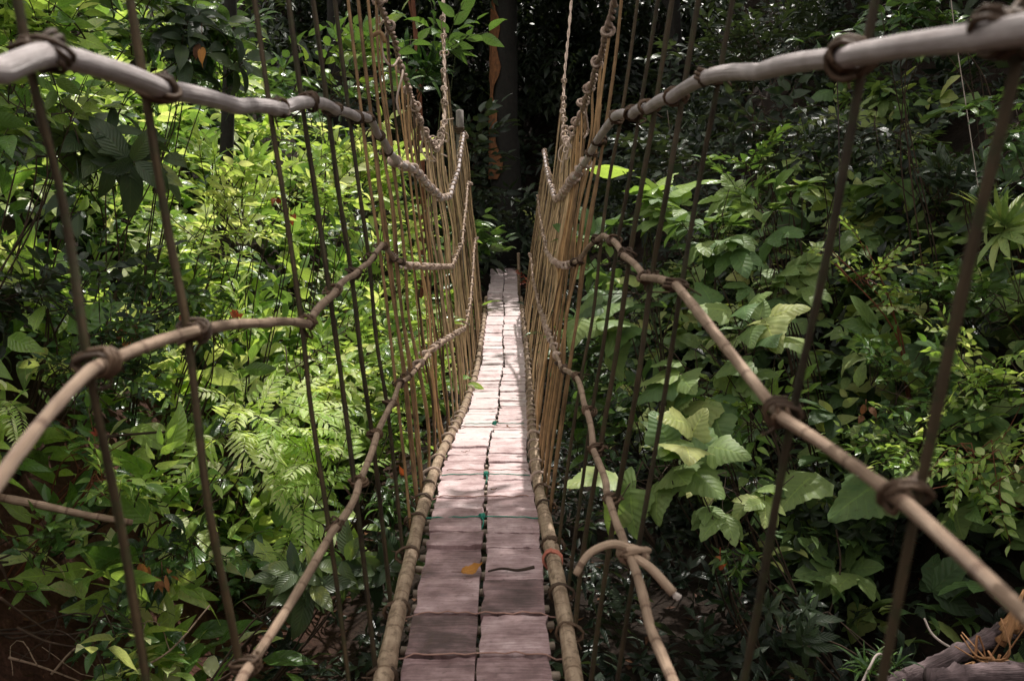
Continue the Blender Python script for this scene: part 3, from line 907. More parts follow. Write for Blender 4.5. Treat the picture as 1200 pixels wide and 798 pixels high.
# twine tied over the planks
for k, Yc in enumerate([2.83, 3.15, 3.47, 4.98, 5.75, 7.5, 9.4]):
    xo = xck(Yc); n = 18; tw = MB()
    xs = np.linspace(-.31, .31, n)
    P = np.column_stack([xo + xs, Yc + .002 * np.sin(xs * 13 + k) + rb.normal(0, .001, n), zdk(Yc) + .012 + .003 * rb.normal(0, 1, n) - .02 * (np.abs(xs) > .27)])
    tube(tw, smooth_path(P, 2), .0030, 6, rb.uniform(.3, .8))
    tw.build('binding_twine', M['cord'], bridge)
for k, (Yc, w) in enumerate(((4.52, .30), (5.58, .27), (7.7, .25))):
    xo = xck(Yc); n = 16; tw = MB()
    xs = np.linspace(-w, w, n)
    P = np.column_stack([xo + xs, Yc - .02 * np.abs(xs) / w + .004 * rb.normal(0, 1, n), zdk(Yc) + .016 + .002 * rb.normal(0, 1, n)])
    tube(tw, smooth_path(P, 2), .0034, 6, .5)
    ring(tw, np.array([xo, Yc, zdk(Yc) + .016]), [1, .3, 0], .014, .004, 3, rb, .008)
    tube(tw, smooth_path([[xo, Yc, zdk(Yc) + .018], [xo + .01, Yc - .05, zdk(Yc) + .004], [xo, Yc - .09, zdk(Yc) - .02]], 3), .0034, 5, .5)
    tag(tw.build('binding_twine', M['gcord'], bridge), 'turquoise green twine tied across the planks')
# big loose knot on the lower right rail
mb = MB()
z = railz('low', 1, 2.38); k0 = np.array([surf(1, 2.38, z), 2.38, z])
for k in range(3):
    ring(mb, k0 + rb.normal(0, .006, 3), [.25 - .2 * k, .6, .5 + .3 * k], .030, .0095, 1.3, rb, .014, (.012, 0, 0), .75)
tube(mb, smooth_path([k0 + [0, -.01, .02], k0 + [-.05, -.02, .035], k0 + [-.11, -.03, .012], k0 + [-.145, -.04, -.04]], 6), np.linspace(.012, .010, 19), 8, .75)
tube(mb, smooth_path([k0 + [.01, -.02, .0], k0 + [.05, -.05, -.02], k0 + [.105, -.08, -.075]], 6), np.linspace(.012, .0135, 13), 8, .75)
kn = mb.build('rail_knot', M['cane'], bridge)
mb = MB(); e = k0 + np.array([.105, -.08, -.075])
for k in range(5):
    tube(mb, [e, e + [.012 + rb.normal(0, .004), -.006, -.012 + rb.normal(0, .006)]], .0065, 6, .9)
mb.build('frayed_end', M['stick'], kn)
# reddish twine round the right edge pole
mb = MB(); Yc = 3.98
ring(mb, np.array([xck(Yc) + .318, Yc, zdk(Yc) + .012]), [.1, 1, 0], .043, .006, 3, rb, .012, (0, 0, 0), .6)
mm = wood_mat('red_twine', (.35, .08, .05), (.6, .22, .15), .7)
tag(mb.build('binding_twine', mm, bridge), 'red twine wound round the right edge pole')

# things lying on the deck
def lone_leaf(name, label, p, d, up, L, ratio, mat, t, cat='leaf', curl=.7, prof='ovate', stalk=.04):
    rng = np.random.default_rng(abs(hash(round(p[1] * 1000))) % 9999)
    mb = MB(); lf = leaf(L, L * ratio, prof, 12, .35, curl, .05, .12, rng, 2)
    A = frame(d, up)
    mb.add(lf[0] @ A.T, lf[1], lf[2], t)
    tube(mb, [np.zeros(3), A @ np.array([-stalk, .005, .006])], .0018, 5, .3)
    o = mb.build(name, M[mat], None, None); o.location = [float(q) for q in p]
    return tag(o, label, cat)


Yl = 3.83
lone_leaf('fallen_leaf', 'curled orange dead leaf lying beside the centre gap of the deck', (xck(Yl) - .085, Yl, zdk(Yl) + .022), [1, .15, .12], [.1, -.3, 1], .105, .62, 'dead', .97, curl=-.9)
mb = MB(); tube(mb, smooth_path([[0, 0, 0], [.06, .01, .008], [.13, .0, .004], [.20, .015, .012]], 5), np.linspace(.004, .008, 16), 6, .3)
o = mb.build('dry_stick', M['twig']); o.location = (float(xck(3.85)) + .03, 3.85, float(zdk(3.85)) + .016); tag(o, 'dark dry stick lying across the right planks beside the orange leaf', 'stick')

for k, (dx, Yd) in enumerate(((-.17, 6.35), (.13, 7.4), (.06, 5.1), (-.05, 8.6))):
    lone_leaf('fallen_leaf', 'small brown dead leaf lying on the pale middle planks of the deck', (xck(Yd) + dx, Yd, zdk(Yd) + .02), [math.cos(k * 2.1), math.sin(k * 2.1), .1], [.1, .1, 1], .05, .5, 'dead', .45, curl=-.8, stalk=.02)['group'] = 'brown dead leaves on the middle of the deck'
# ------------------------------------------------------------------ plants the photo singles out
def A(px, py, Y): return at(px, py, Y)


Lf = (.62, -.5, .45)      # left bank plants lean out to the light over the bridge
Rf = (-.55, -.6, .45)
# ---- left bank
plant('ribbed_shrub', 'dark shrub with large ribbed drooping leaves and three yellow young ones hanging below', 'shrub', A(108, 200, 6.3), (.42, .4, .42), 'ribbed', 13, 'ribbed', scale=.95, tint=(.42, .74), face=Lf, up_bias=.1,
      extra=bits(3, 'ribbed', [(.15, -.9, -.35)], 'young_leaf', .22, .36))
plant('leafy_shrub', 'sunlit broad leaved shrub just under the left handrail in the corner', 'shrub', A(50, 115, 6.0), (.5, .4, .35), 'broad', 16, 'mid', scale=1.0, tint=(.6, .98), face=Lf)
plant('leafy_shrub', 'yellow green sunlit bush at the upper left corner', 'shrub', A(40, 25, 6.6), (.7, .5, .4), 'broad', 24, 'lit', scale=1.0, tint=(.2, .75), face=Lf)
plant('leafy_shrub', 'dappled bush above the second left hanger with pale sunlit leaf tips', 'shrub', A(165, 35, 7.2), (.7, .5, .45), 'glossy', 26, 'mid', scale=1.15, tint=(.4, .95), face=Lf)
plant('leafy_shrub', 'grey green shrub with long dull leaves and withered tips high on the left', 'shrub', A(225, 75, 7.0), (.45, .4, .5), 'ribbed', 13, 'ribbed', scale=.8, tint=(.3, .62), face=Lf,
      extra=bits(2, 'dead', [(.4, -.8, .2), (-.3, -.9, -.4)], 'withered_leaf', .14, .4))
plant('upright_shrub', 'upright shrub of pointed yellow green shoots between second and third left hangers', 'shrub', A(262, 200, 7.4), (.42, .35, .25), 'shoot', 9, 'lit', scale=.95, tint=(.45, .8), face=(.2, -.3, .8), up_bias=1.1)
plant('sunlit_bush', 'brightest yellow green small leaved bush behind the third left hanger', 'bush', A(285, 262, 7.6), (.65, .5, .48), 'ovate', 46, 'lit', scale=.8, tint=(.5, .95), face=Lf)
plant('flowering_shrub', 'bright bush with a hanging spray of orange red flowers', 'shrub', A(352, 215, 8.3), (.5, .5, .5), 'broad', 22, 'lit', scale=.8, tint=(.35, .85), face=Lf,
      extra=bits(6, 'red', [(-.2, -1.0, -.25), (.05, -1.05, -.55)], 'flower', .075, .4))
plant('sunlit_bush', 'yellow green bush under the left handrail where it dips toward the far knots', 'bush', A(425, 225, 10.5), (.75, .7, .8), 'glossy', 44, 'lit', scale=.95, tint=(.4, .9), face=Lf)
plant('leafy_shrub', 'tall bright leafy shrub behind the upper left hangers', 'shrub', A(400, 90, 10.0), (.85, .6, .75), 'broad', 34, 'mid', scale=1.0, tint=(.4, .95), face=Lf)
plant('ginger_plant', 'glossy upright leaved plant with two red flower heads above the left middle rail', 'plant', A(262, 372, 6.6), (.38, .3, .26), 'shoot', 10, 'lit', scale=.85, tint=(.45, .75), face=(.2, -.4, .8), up_bias=1.0,
      extra=bits(4, 'red', [(-.5, -.9, -.1), (.45, -.9, .1)], 'flower_head', .07, .5, False))
plant('leafy_shrub', 'dark shrub with a drooping tuft of pinkish withered leaves', 'shrub', A(165, 350, 6.6), (.5, .45, .4), 'ovate', 22, 'mid', scale=.85, tint=(.1, .5), face=Lf,
      extra=bits(4, 'dead', [(.15, -1.0, -.35)], 'withered_leaf', .15, .36))
plant('leafy_shrub', 'dull dark bush at the left edge above the middle rail', 'shrub', A(30, 330, 6.2), (.6, .45, .55), 'broad', 28, 'dark', scale=.75, tint=(.45, .95), face=Lf)
plant('leafy_shrub', 'dark small leaved bush crossed by the left middle rail', 'shrub', A(120, 420, 6.0), (.5, .4, .45), 'small', 36, 'mid', scale=.9, tint=(.1, .5), face=Lf)
plant('fern_plant', 'pale yellow fern frond reaching in from the left edge', 'fern', A(8, 475, 5.4), (.22, .2, .12), 'fern', 3, 'fern', scale=.55, tint=(.6, .9), face=(.9, -.3, .2), stems=2, up_bias=.1)
plant('feathery_shrub', 'large bright feathery leaved shrub at the middle of the left bank', 'shrub', A(300, 500, 6.4), (.52, .45, .5), 'pinnate', 34, 'fern', scale=.74, tint=(.58, 1.), face=Lf, up_bias=.2)
plant('leafy_shrub', 'bright yellow green shrub just right of the third left hanger and below the middle rail', 'shrub', A(345, 440, 7.0), (.45, .4, .42), 'broad', 22, 'lit', scale=.8, tint=(.5, .95), face=Lf)
plant('sunlit_bush', 'sunlit leafy bush seen through the left hangers beside the deck', 'bush', A(420, 420, 8.6), (.6, .6, .75), 'glossy', 36, 'lit', scale=.95, tint=(.3, .85), face=Lf)
plant('leafy_shrub', 'broad leaved bush right behind the peak of the left middle rail', 'shrub', A(450, 330, 10.6), (.6, .7, .7), 'broad', 30, 'lit', scale=1.0, tint=(.3, .8), face=Lf)
plant('feathery_shrub', 'green shrub of ladder like leaves beside the left edge of the deck', 'shrub', A(395, 560, 6.0), (.42, .4, .40), 'pinnate', 22, 'fern', scale=.68, tint=(.42, .85), face=Lf, up_bias=.2)
plant('leafy_sprig', 'lone sprig of shiny leaves above the bare fallen branch', 'sprig', A(125, 555, 5.2), (.30, .2, .16), 'glossy', 6, 'lit', 'redtwig', scale=.62, tint=(.3, .65), face=Lf, stems=3, stem_r=.008)
plant('leafy_sprig', 'sprig with reddish shoot tips left of the second hanger', 'sprig', A(125, 520, 5.5), (.3, .25, .16), 'broad', 6, 'mid', 'redtwig', scale=.6, tint=(.35, .75), face=Lf, stems=3, stem_r=.007,
      extra=bits(3, 'red', [(.2, -1, .7)], 'red_shoot', .05, .4, False))
plant('leafy_shrub', 'low green shrub with scattered leaves in the middle of the lower left', 'shrub', A(175, 560, 5.7), (.36, .3, .24), 'ovate', 15, 'lit', scale=.8, tint=(.25, .7), face=Lf)
plant('leafy_shrub', 'dark leaved shrub hung with brown withered leaves at the lower left', 'shrub', A(215, 640, 5.5), (.42, .35, .32), 'glossy', 18, 'mid', scale=.7, tint=(.05, .55), face=Lf,
      extra=bits(5, 'dead', [(-.25, -1, .0), (.0, -1.05, -.15)], 'withered_leaf', .11, .25))
plant('leafy_herb', 'low herb with wide green leaves on bare soil in the bottom left corner', 'plant', A(60, 640, 5.0), (.32, .25, .2), 'broad', 11, 'mid', scale=.6, tint=(.3, .75), face=(.3, -.5, .8), stems=3)
plant('leafy_herb', 'loose green herb on the soil left of the third hanger foot', 'plant', A(120, 740, 4.9), (.3, .25, .14), 'ovate', 9, 'mid', scale=.7, tint=(.25, .7), face=(.3, -.5, .8), stems=3)
plant('large_leaf_plant', 'large pale scarred leaves spreading around the lower left rail', 'plant', A(340, 700, 4.9), (.3, .25, .22), 'ribbed', 8, 'ribbed', scale=.72, tint=(.5, .78), face=Lf, up_bias=.2)
plant('large_leaf_plant', 'plant of long ladder veined leaves under the left edge pole', 'plant', A(425, 670, 5.2), (.2, .25, .22), 'ribbed', 7, 'ribbed', scale=.72, tint=(.45, .75), face=Lf, up_bias=.2)
plant('leafy_shrub', 'dark green shrub crowding the left edge pole at mid span', 'shrub', A(450, 560, 6.8), (.35, .4, .4), 'ovate', 22, 'mid', scale=.85, tint=(.2, .7), face=Lf,
      extra=bits(1, 'red', [(.6, -1, .3)], 'red_leaf', .1, .4, False))
plant('leafy_shrub', 'green bush low behind the left rails beyond mid span', 'shrub', A(490, 460, 10.0), (.5, .7, .6), 'glossy', 26, 'lit', scale=1.0, tint=(.2, .7), face=Lf)
plant('glossy_shrub', 'dark glossy shrub of large pointed whorled leaves behind the left cable', 'shrub', A(480, 70, 12.5), (.35, .35, .55), 'shoot', 9, 'mid', scale=1.7, tint=(.35, .65), face=(.4, -.6, .5), up_bias=.7)
plant('glossy_shrub', 'slanting green branch with a rosette of oval leaves at its tip near the top middle', 'shrub', A(530, 40, 12.5), (.42, .3, .28), 'broad', 6, 'mid', 'gtwig', scale=1.35, tint=(.4, .65), face=(.7, -.4, .5), stems=2, up_bias=.5, stem_r=.016)
plant('broad_leaf_plant', 'plant with rounded green leaves beside the far left end of the deck', 'plant', A(560, 285, 17.0), (.30, .5, .75), 'broad', 16, 'mid', scale=1.5, tint=(.3, .7), face=(.6, -.6, .3))
plant('leafy_shrub', 'shadowed shrub behind the grey post at the far left end', 'shrub', A(556, 190, 19), (.5, .5, 1.2), 'broad', 24, 'dark', scale=1.5, tint=(.5, 1.), face=(.5, -.6, .3))
# ---- right bank
plant('arum_plant', 'plant with two huge smooth bright green leaves behind the right hangers', 'plant', A(742, 225, 8.2), (.30, .25, .22), 'arum', 5, 'lit', 'gtwig', scale=.95, tint=(.38, .55), face=(-.3, -.8, .4), stems=3)
plant('lobed_leaf_shrub', 'tall shrub of wide lobed pale leaves right of the thick handrail knots', 'shrub', A(840, 265, 7.6), (.62, .5, .42), 'lobed', 20, 'pale', scale=.85, tint=(.3, .65), face=Rf, up_bias=.1)
plant('leafy_sprig', 'bright green shoot standing above the lobed leaf shrub', 'sprig', A(885, 185, 7.8), (.28, .25, .16), 'ovate', 8, 'mid', scale=.9, tint=(.55, .85), face=(-.2, -.5, .8), stems=2, up_bias=.8)
plant('lobed_leaf_shrub', 'lobed leaf shrub with yellowish ragged leaves at the middle of the right bank', 'shrub', A(900, 330, 7.2), (.42, .4, .36), 'lobed', 14, 'pale', scale=.75, tint=(.4, .8), face=Rf, up_bias=.1)
plant('broad_leaf_shrub', 'shrub of broad drooping leaves behind the bent right middle rail', 'shrub', A(760, 360, 7.4), (.45, .5, .45), 'big', 22, 'pale', scale=.85, tint=(.2, .6), face=Rf, up_bias=0.)
plant('broad_leaf_shrub', 'shrub with insect eaten leaves right above the knot of the right middle rail', 'shrub', A(870, 400, 6.6), (.36, .35, .25), 'big', 13, 'pale', scale=.75, tint=(.4, .8), face=Rf, up_bias=0.)
plant('leafy_shrub', 'fresh green glossy shrub in the centre of the right bank below the eaten leaves', 'shrub', A(885, 470, 6.8), (.42, .4, .24), 'broad', 20, 'lit', scale=.75, tint=(.2, .6), face=Rf)
plant('large_leaf_plant', 'plant of big round toothed leaves hanging beside the loose rail knot', 'plant', A(785, 545, 5.6), (.34, .35, .28), 'big', 17, 'pale', scale=.88, tint=(.45, .75), face=(-.35, -.8, .3), up_bias=-.1)
plant('large_leaf_plant', 'plant of big yellowing lobed leaves between the loose knot and second right hanger', 'plant', A(868, 575, 5.6), (.26, .3, .16), 'lobed', 8, 'pale', scale=.72, tint=(.55, .95), face=(-.35, -.8, .3), up_bias=-.1)
plant('drooping_sprig', 'drooping sprig of narrow leaves with a pink tip under the yellowing lobed leaves', 'sprig', A(880, 655, 5.3), (.26, .2, .14), 'shoot', 6, 'mid', scale=.55, tint=(.45, .8), face=(.2, -.5, -.5), stems=2, up_bias=-.6,
      extra=bits(2, 'red', [(-.9, -1, .5)], 'pink_leaf', .09, .3, False))
plant('broad_leaf_shrub', 'dark broad leaved shrub just right of the deck below the hangers', 'shrub', A(690, 500, 7.4), (.35, .5, .45), 'broad', 16, 'mid', scale=1.05, tint=(.15, .55), face=Rf)
plant('leafy_shrub', 'long leaved bush behind the right hangers at mid span', 'shrub', A(700, 400, 9.5), (.5, .7, .6), 'glossy', 24, 'mid', scale=1.2, tint=(.25, .65), face=Rf)
plant('red_stem_plant', 'slender plant with red stem and rounded yellow green leaves right of second hanger', 'plant', A(1012, 300, 6.8), (.36, .2, .42), 'small', 12, 'lit', 'redtwig', scale=.95, tint=(.45, .85), face=(.1, -.5, .8), stems=3, up_bias=.6, stem_r=.011)
plant('fan_palm', 'small fan palm with spread pale green fingers at the right edge', 'palm', A(1168, 262, 6.2), (.18, .2, .1), 'fan', 4, 'pale', 'gtwig', scale=.8, tint=(.5, .85), face=(-.7, -.35, .7), stems=2)
plant('climbing_plant', 'dark climber with heart shaped leaves at the right edge above the palm', 'climber', A(1180, 165, 6.4), (.3, .3, .4), 'broad', 14, 'mid', scale=.75, tint=(.3, .55), face=Rf, up_bias=-.3)
plant('leafy_shrub', 'bright small leaved bush right of the nearest right hanger', 'shrub', A(1150, 430, 5.8), (.42, .35, .3), 'ovate', 30, 'lit', scale=.72, tint=(.35, .8), face=Rf)
plant('hanging_branch', 'hanging branches of paired light green leaves at the right edge below the bush', 'branch', A(1150, 545, 5.4), (.42, .3, .26), 'pairs', 16, 'lit', 'redtwig', scale=.72, tint=(.35, .8), face=(-.5, -.6, -.1), up_bias=-.3)
plant('leafy_shrub', 'green bush of rounded leaves between the two nearest right hangers', 'shrub', A(1050, 440, 6.3), (.42, .35, .3), 'broad', 24, 'mid', scale=.6, tint=(.35, .8), face=Rf,
      extra=bits(3, 'dead', [(-.8, -1, -.6)], 'withered_leaf', .1, .45))
plant('leafy_shrub', 'grey green shrub behind the slender red stem plant', 'shrub', A(1110, 350, 7.0), (.42, .35, .26), 'ovate', 22, 'mid', scale=.75, tint=(.2, .6), face=Rf)
plant('bamboo_grass', 'dark tuft of narrow bamboo like leaves left of the palm', 'grass', A(1115, 215, 7.6), (.32, .3, .26), 'shoot', 12, 'dark', scale=1., tint=(.6, 1.), face=(-.2, -.5, .6), up_bias=.3)
plant('leafy_shrub', 'shadowed shrub with fingered leaves low between the nearest right hangers', 'shrub', A(985, 590, 6.6), (.55, .4, .42), 'simplec', 26, 'dark', scale=1.0, tint=(.55, 1.), face=Rf, up_bias=-.2)
plant('leafy_shrub', 'bright leaf cluster hanging in at the top right corner', 'shrub', A(1130, 30, 8.0), (.6, .4, .28), 'ovate', 22, 'mid', scale=.85, tint=(.4, .85), face=Rf, up_bias=-.2)
plant('leafy_shrub', 'large dark oval leaves at the top right beside the bright cluster', 'shrub', A(1040, 15, 8.0), (.4, .4, .22), 'broad', 12, 'mid', scale=1.1, tint=(.15, .5), face=Rf, up_bias=-.2)
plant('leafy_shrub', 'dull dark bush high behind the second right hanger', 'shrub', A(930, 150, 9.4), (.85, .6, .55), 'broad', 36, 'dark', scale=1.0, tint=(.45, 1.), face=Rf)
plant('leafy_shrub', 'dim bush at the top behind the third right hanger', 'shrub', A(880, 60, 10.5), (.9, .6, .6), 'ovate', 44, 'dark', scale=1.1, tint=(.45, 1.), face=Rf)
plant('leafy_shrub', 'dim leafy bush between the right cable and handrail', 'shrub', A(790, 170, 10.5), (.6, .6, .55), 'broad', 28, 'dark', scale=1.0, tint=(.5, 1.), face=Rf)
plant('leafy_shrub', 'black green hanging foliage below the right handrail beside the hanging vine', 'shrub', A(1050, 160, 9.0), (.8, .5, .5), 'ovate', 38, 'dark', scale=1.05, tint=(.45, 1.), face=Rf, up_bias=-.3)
plant('grass_tuft', 'bright green grass tuft beside the pale bent stick at the bottom right', 'grass', A(1030, 785, 4.6), (.14, .12, .08), 'grass', 6, 'mid', scale=.55, tint=(.4, .75), face=(0, -.2, 1), stems=2, up_bias=1.4)
plant('leafy_herb', 'dim low herb left of the grass tuft at the bottom right', 'plant', A(975, 735, 5.0), (.4, .3, .16), 'simplec', 13, 'dark', scale=.75, tint=(.5, 1.), face=Rf, stems=3)
plant('leafy_shrub', 'small red leaved shrub by the far right end of the deck', 'shrub', A(619, 328, 16.2), (.10, .2, .14), 'ovate', 5, 'red', scale=.7, tint=(.2, .6), face=(-.4, -.7, .4), stems=2)
plant('leafy_shrub', 'pale flowered twig drooping over the far dark path', 'shrub', A(632, 262, 19), (.25, .3, .22), 'ovate', 6, 'pale', scale=1., tint=(.5, 1.), face=(-.6, -.7, 0), stems=2)

plant('lobed_leaf_shrub', 'lobed leaf shrub close behind the right hangers below the huge smooth leaves', 'shrub', A(720, 300, 8.6), (.5, .5, .4), 'lobed', 15, 'pale', scale=.9, tint=(.2, .6), face=Rf, up_bias=.1)
plant('lobed_leaf_shrub', 'pale lobed leaf shrub under the bright standing shoot', 'shrub', A(905, 250, 7.8), (.45, .4, .3), 'lobed', 13, 'pale', scale=.8, tint=(.35, .75), face=Rf, up_bias=.1)
plant('broad_leaf_shrub', 'shrub of hanging toothed leaves between third and fourth right hangers', 'shrub', A(815, 440, 6.8), (.36, .4, .3), 'big', 15, 'pale', scale=.8, tint=(.3, .65), face=Rf, up_bias=0.)
plant('leafy_shrub', 'light green bush at the right edge just under the palm', 'shrub', A(1165, 350, 6.4), (.4, .35, .25), 'broad', 18, 'mid', scale=.7, tint=(.4, .85), face=Rf)
plant('leafy_shrub', 'yellowish green bush behind the nearest right hanger at rail height', 'shrub', A(1085, 510, 5.9), (.36, .3, .2), 'small', 22, 'lit', scale=1.0, tint=(.3, .75), face=Rf)

# ------------------------------------------------------------------ undergrowth (nobody could count it)
def lit_map(x, y):
    """where crown sprays are left out so the sun reaches bridge height (1 = open)"""
    sg = lambda v: 1 / (1 + np.exp(-v))
    g = sg((y - 4.6) * 5) * sg((17.2 - y) * 3) * sg((x + 6.5) * 2) * sg((.9 - x) * 4)
    g = g * (1 - .6 * sg((-2.3 - x) * 4) * sg((6.4 - y) * 3))
    g2 = sg((y - 3.6) * 3) * sg((8 - y) * 2) * sg((x - 1.6) * 3) * sg((6 - x) * 2)
    g3 = sg((2.1 - y) * 5) * sg((3.5 - abs(x)) * 3)
    return np.maximum(np.maximum(g, .8 * g2), np.maximum(g3, .3 * (x < -1) * (y < 16)))


def thicket(name, label, mat, kinds, npts, xr, yr, off, scale, tint, seed, side, twig='twig', keep=None):
    rng = np.random.default_rng(seed)
    mbL = MB()
    k = 0
    while k < npts:
        x, y = rng.uniform(*xr), rng.uniform(*yr)
        d = (-x - np.interp(y, TLy, TLx)) if side < 0 else (x - np.interp(y, TRy, TRx))
        if side and d < -.25: continue
        if keep and not keep(x, y): continue
        h = float(terr(x, y))
        if side and rng.random() > .62 + .8 * float(sn(x * 1.1 + h, y * 1.2)): continue
        nrm = unit([-(terr(x + .1, y) - terr(x - .1, y)) / .2, -(terr(x, y + .1) - terr(x, y - .1)) / .2, 1])
        o = rng.uniform(*off) * (.4 + .6 * (.5 + .5 * float(sn(x * 1.3, y * 1.3))))
        p = np.array([x, y, h]) + nrm * o
        kd = kinds[rng.integers(len(kinds))]
        TT = SP[kd][rng.integers(len(SP[kd]))]
        dd = unit(nrm * .7 + np.array([0, -.5, .15]) + rng.normal(0, .5, 3))
        up = unit(np.array([0, -.2, 1]) + nrm * .3 + rng.normal(0, .3, 3))
        stamp(mbL, None, TT, p - dd * .15, dd, up, scale * rng.uniform(.6, 1.25), rng.uniform(*tint), rng)
        k += 1
    return tag(mbL.build(name, M[mat]), label, 'undergrowth', kind='stuff')


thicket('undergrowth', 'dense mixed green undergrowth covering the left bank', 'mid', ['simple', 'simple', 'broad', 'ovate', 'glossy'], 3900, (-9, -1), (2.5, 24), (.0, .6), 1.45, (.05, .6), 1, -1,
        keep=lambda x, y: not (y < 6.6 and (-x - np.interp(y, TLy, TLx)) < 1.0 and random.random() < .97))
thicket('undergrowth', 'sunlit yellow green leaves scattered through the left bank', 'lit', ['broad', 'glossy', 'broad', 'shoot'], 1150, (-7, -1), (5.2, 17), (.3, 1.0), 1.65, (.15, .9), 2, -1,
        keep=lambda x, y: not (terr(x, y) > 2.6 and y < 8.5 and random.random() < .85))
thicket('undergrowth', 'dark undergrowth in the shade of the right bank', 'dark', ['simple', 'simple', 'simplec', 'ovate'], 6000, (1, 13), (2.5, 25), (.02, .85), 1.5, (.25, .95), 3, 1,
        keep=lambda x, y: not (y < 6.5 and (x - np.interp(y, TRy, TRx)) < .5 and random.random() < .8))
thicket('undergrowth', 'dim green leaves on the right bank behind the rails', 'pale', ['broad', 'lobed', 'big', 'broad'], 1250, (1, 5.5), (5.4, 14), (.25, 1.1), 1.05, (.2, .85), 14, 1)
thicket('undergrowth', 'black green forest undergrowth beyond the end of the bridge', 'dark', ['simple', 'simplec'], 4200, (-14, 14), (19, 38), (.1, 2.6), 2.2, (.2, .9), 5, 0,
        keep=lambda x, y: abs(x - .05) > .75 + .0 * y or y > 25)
thicket('undergrowth', 'small dark herbs on the ravine floor under the bridge', 'dark', ['simplec', 'simple'], 1300, (-2.0, 3.6), (4.2, 16), (.02, .35), 1.0, (.2, .8), 6, 0, keep=lambda x, y: x > -.2 or random.random() < .35)
# litter
rl = np.random.default_rng(9); mb = MB()
for k in range(1500):
    x, y = rl.uniform(-5, 5), rl.uniform(2.2, 12)
    z = float(terr(x, y)) + .012
    lf = leaf(rl.uniform(.05, .13), rl.uniform(.025, .05), 'ovate', 3, rl.uniform(0, .5), rl.normal(0, .8), 0, 0, rl)
    mb.add(lf[0] @ frame(rl.normal(0, 1, 3) * [1, 1, .2], [rl.normal(0, .3), rl.normal(0, .3), 1]).T + [x, y, z], lf[1], lf[2], rl.uniform(0, .7))
tag(mb.build('leaf_litter', M['dead']), 'brown fallen leaves scattered over the ravine soil', 'leaf litter', kind='stuff')

# ------------------------------------------------------------------ trees
def tree(name, label, base, lean, H, r, crown_c, crown_r, ncl, mat='dark', scale=2.2, seed=0, bark='bark', open_gap=True, tint=(.2, .8), group=None, limbs=6, limb_r=.7):
    rng = np.random.default_rng(seed)
    b = np.array([base[0], base[1], float(terr(base[0], base[1])) - .1])
    root = empty(name, b, label, 'tree', group)
    mb = MB()
    zz = np.linspace(0, 1, 16)
    cc = np.asarray(crown_c, float)
    P = np.column_stack([b[0] + lean[0] * zz + .12 * np.sin(zz * 5 + seed), b[1] + lean[1] * zz, b[2] + H * zz])
    rr = r * (1 - .55 * zz) * (1 + .5 * np.exp(-zz * 14))
    tube(mb, P, rr, 14, .5, rough=.06, rng=rng)
    tip = P[-1]
    ends = []
    for k in range(limbs):
        s0 = P[int(9 + 6 * k / max(limbs - 1, 1))]
        e = cc + unit(rng.normal(0, 1, 3)) * np.asarray(crown_r) * limb_r
        Q = smooth_path([s0, (s0 * .6 + e * .4) + [0, 0, .3], e], 6)
        tube(mb, Q, np.linspace(r * .38, r * .08, len(Q)), 8, .5)
        ends.append(Q)
    mb.build('trunk', M[bark], root, b)
    lv = MB()
    for k in range(ncl):
        c0 = cc + unit(rng.normal(0, 1, 3)) * np.asarray(crown_r) * rng.uniform(.25, 1.0)
        luck = rng.random()
        for j in range(5):
            q = c0 + rng.normal(0, .42, 3) * [1, 1, .6]
            hit = q - SUN * (q[2] - 1.6) / SUN[2]
            if open_gap and luck < float(lit_map(hit[0], hit[1])) * 1.1: continue
            TT = SP['simple'][rng.integers(8)]
            stamp(lv, None, TT, q, unit(rng.normal(0, 1, 3) * [1, 1, .4] + [0, 0, -.1]), [rng.normal(0, .25), rng.normal(0, .25), 1], scale * rng.uniform(.7, 1.2), rng.uniform(*tint), rng)
    if lv.v:
        lv.build('crown', M[mat], root, b)
    return root, P, rr


tr, P, rr = tree('forest_tree', 'thick dark tree trunk with flaking orange bark rising behind the end of the bridge', (.22, 23.0), (-.1, 0), 13, .40, (0, 23, 13), (4, 3.5, 2.5), 150, seed=3, scale=2.4)
mb = MB()
Q = []
for z in np.linspace(3.6, 9.0, 26):
    i = np.interp(z, P[:, 2], np.arange(len(P)))
    c = np.array([np.interp(z, P[:, 2], P[:, k]) for k in range(3)]); r_ = np.interp(z, P[:, 2], rr)
    Q.append((c, r_))
V, UVs = [], []
ang = np.linspace(R(165), R(262), 9)
rs = np.random.default_rng(4)
for i, (c, r_) in enumerate(Q):
    w = .55 + .45 * math.sin(i * .9) * math.sin(i * .37 + 1)
    for a in ang:
        aa = R(213) + (a - R(213)) * max(w, .12)
        V.append(c + np.array([math.cos(aa), math.sin(aa), 0]) * (r_ * 1.06 + rs.uniform(.0, .05))); UVs.append([a, c[2]])
idx = np.arange(len(V)).reshape(len(Q), 9)
mb.add(V, np.stack([idx[:-1, :-1], idx[:-1, 1:], idx[1:, 1:], idx[1:, :-1]], -1).reshape(-1, 4), UVs, .6)
mb.build('flaking_bark', M['orange_bark'], tr, tr.location)
tree('forest_tree', 'slim brown trunk at the top left behind the third hanger', (-3.0, 10.2), (.1, .2), 8.5, .085, (-4.2, 10.4, 11), (3, 2.6, 1.8), 90, seed=5)
tree('forest_tree', 'straight reddish stem behind the left cable', (-1.32, 14.5), (-.02, 0), 9, .05, (-2.2, 15, 11), (2.4, 2.4, 1.6), 70, seed=6, bark='redtwig')
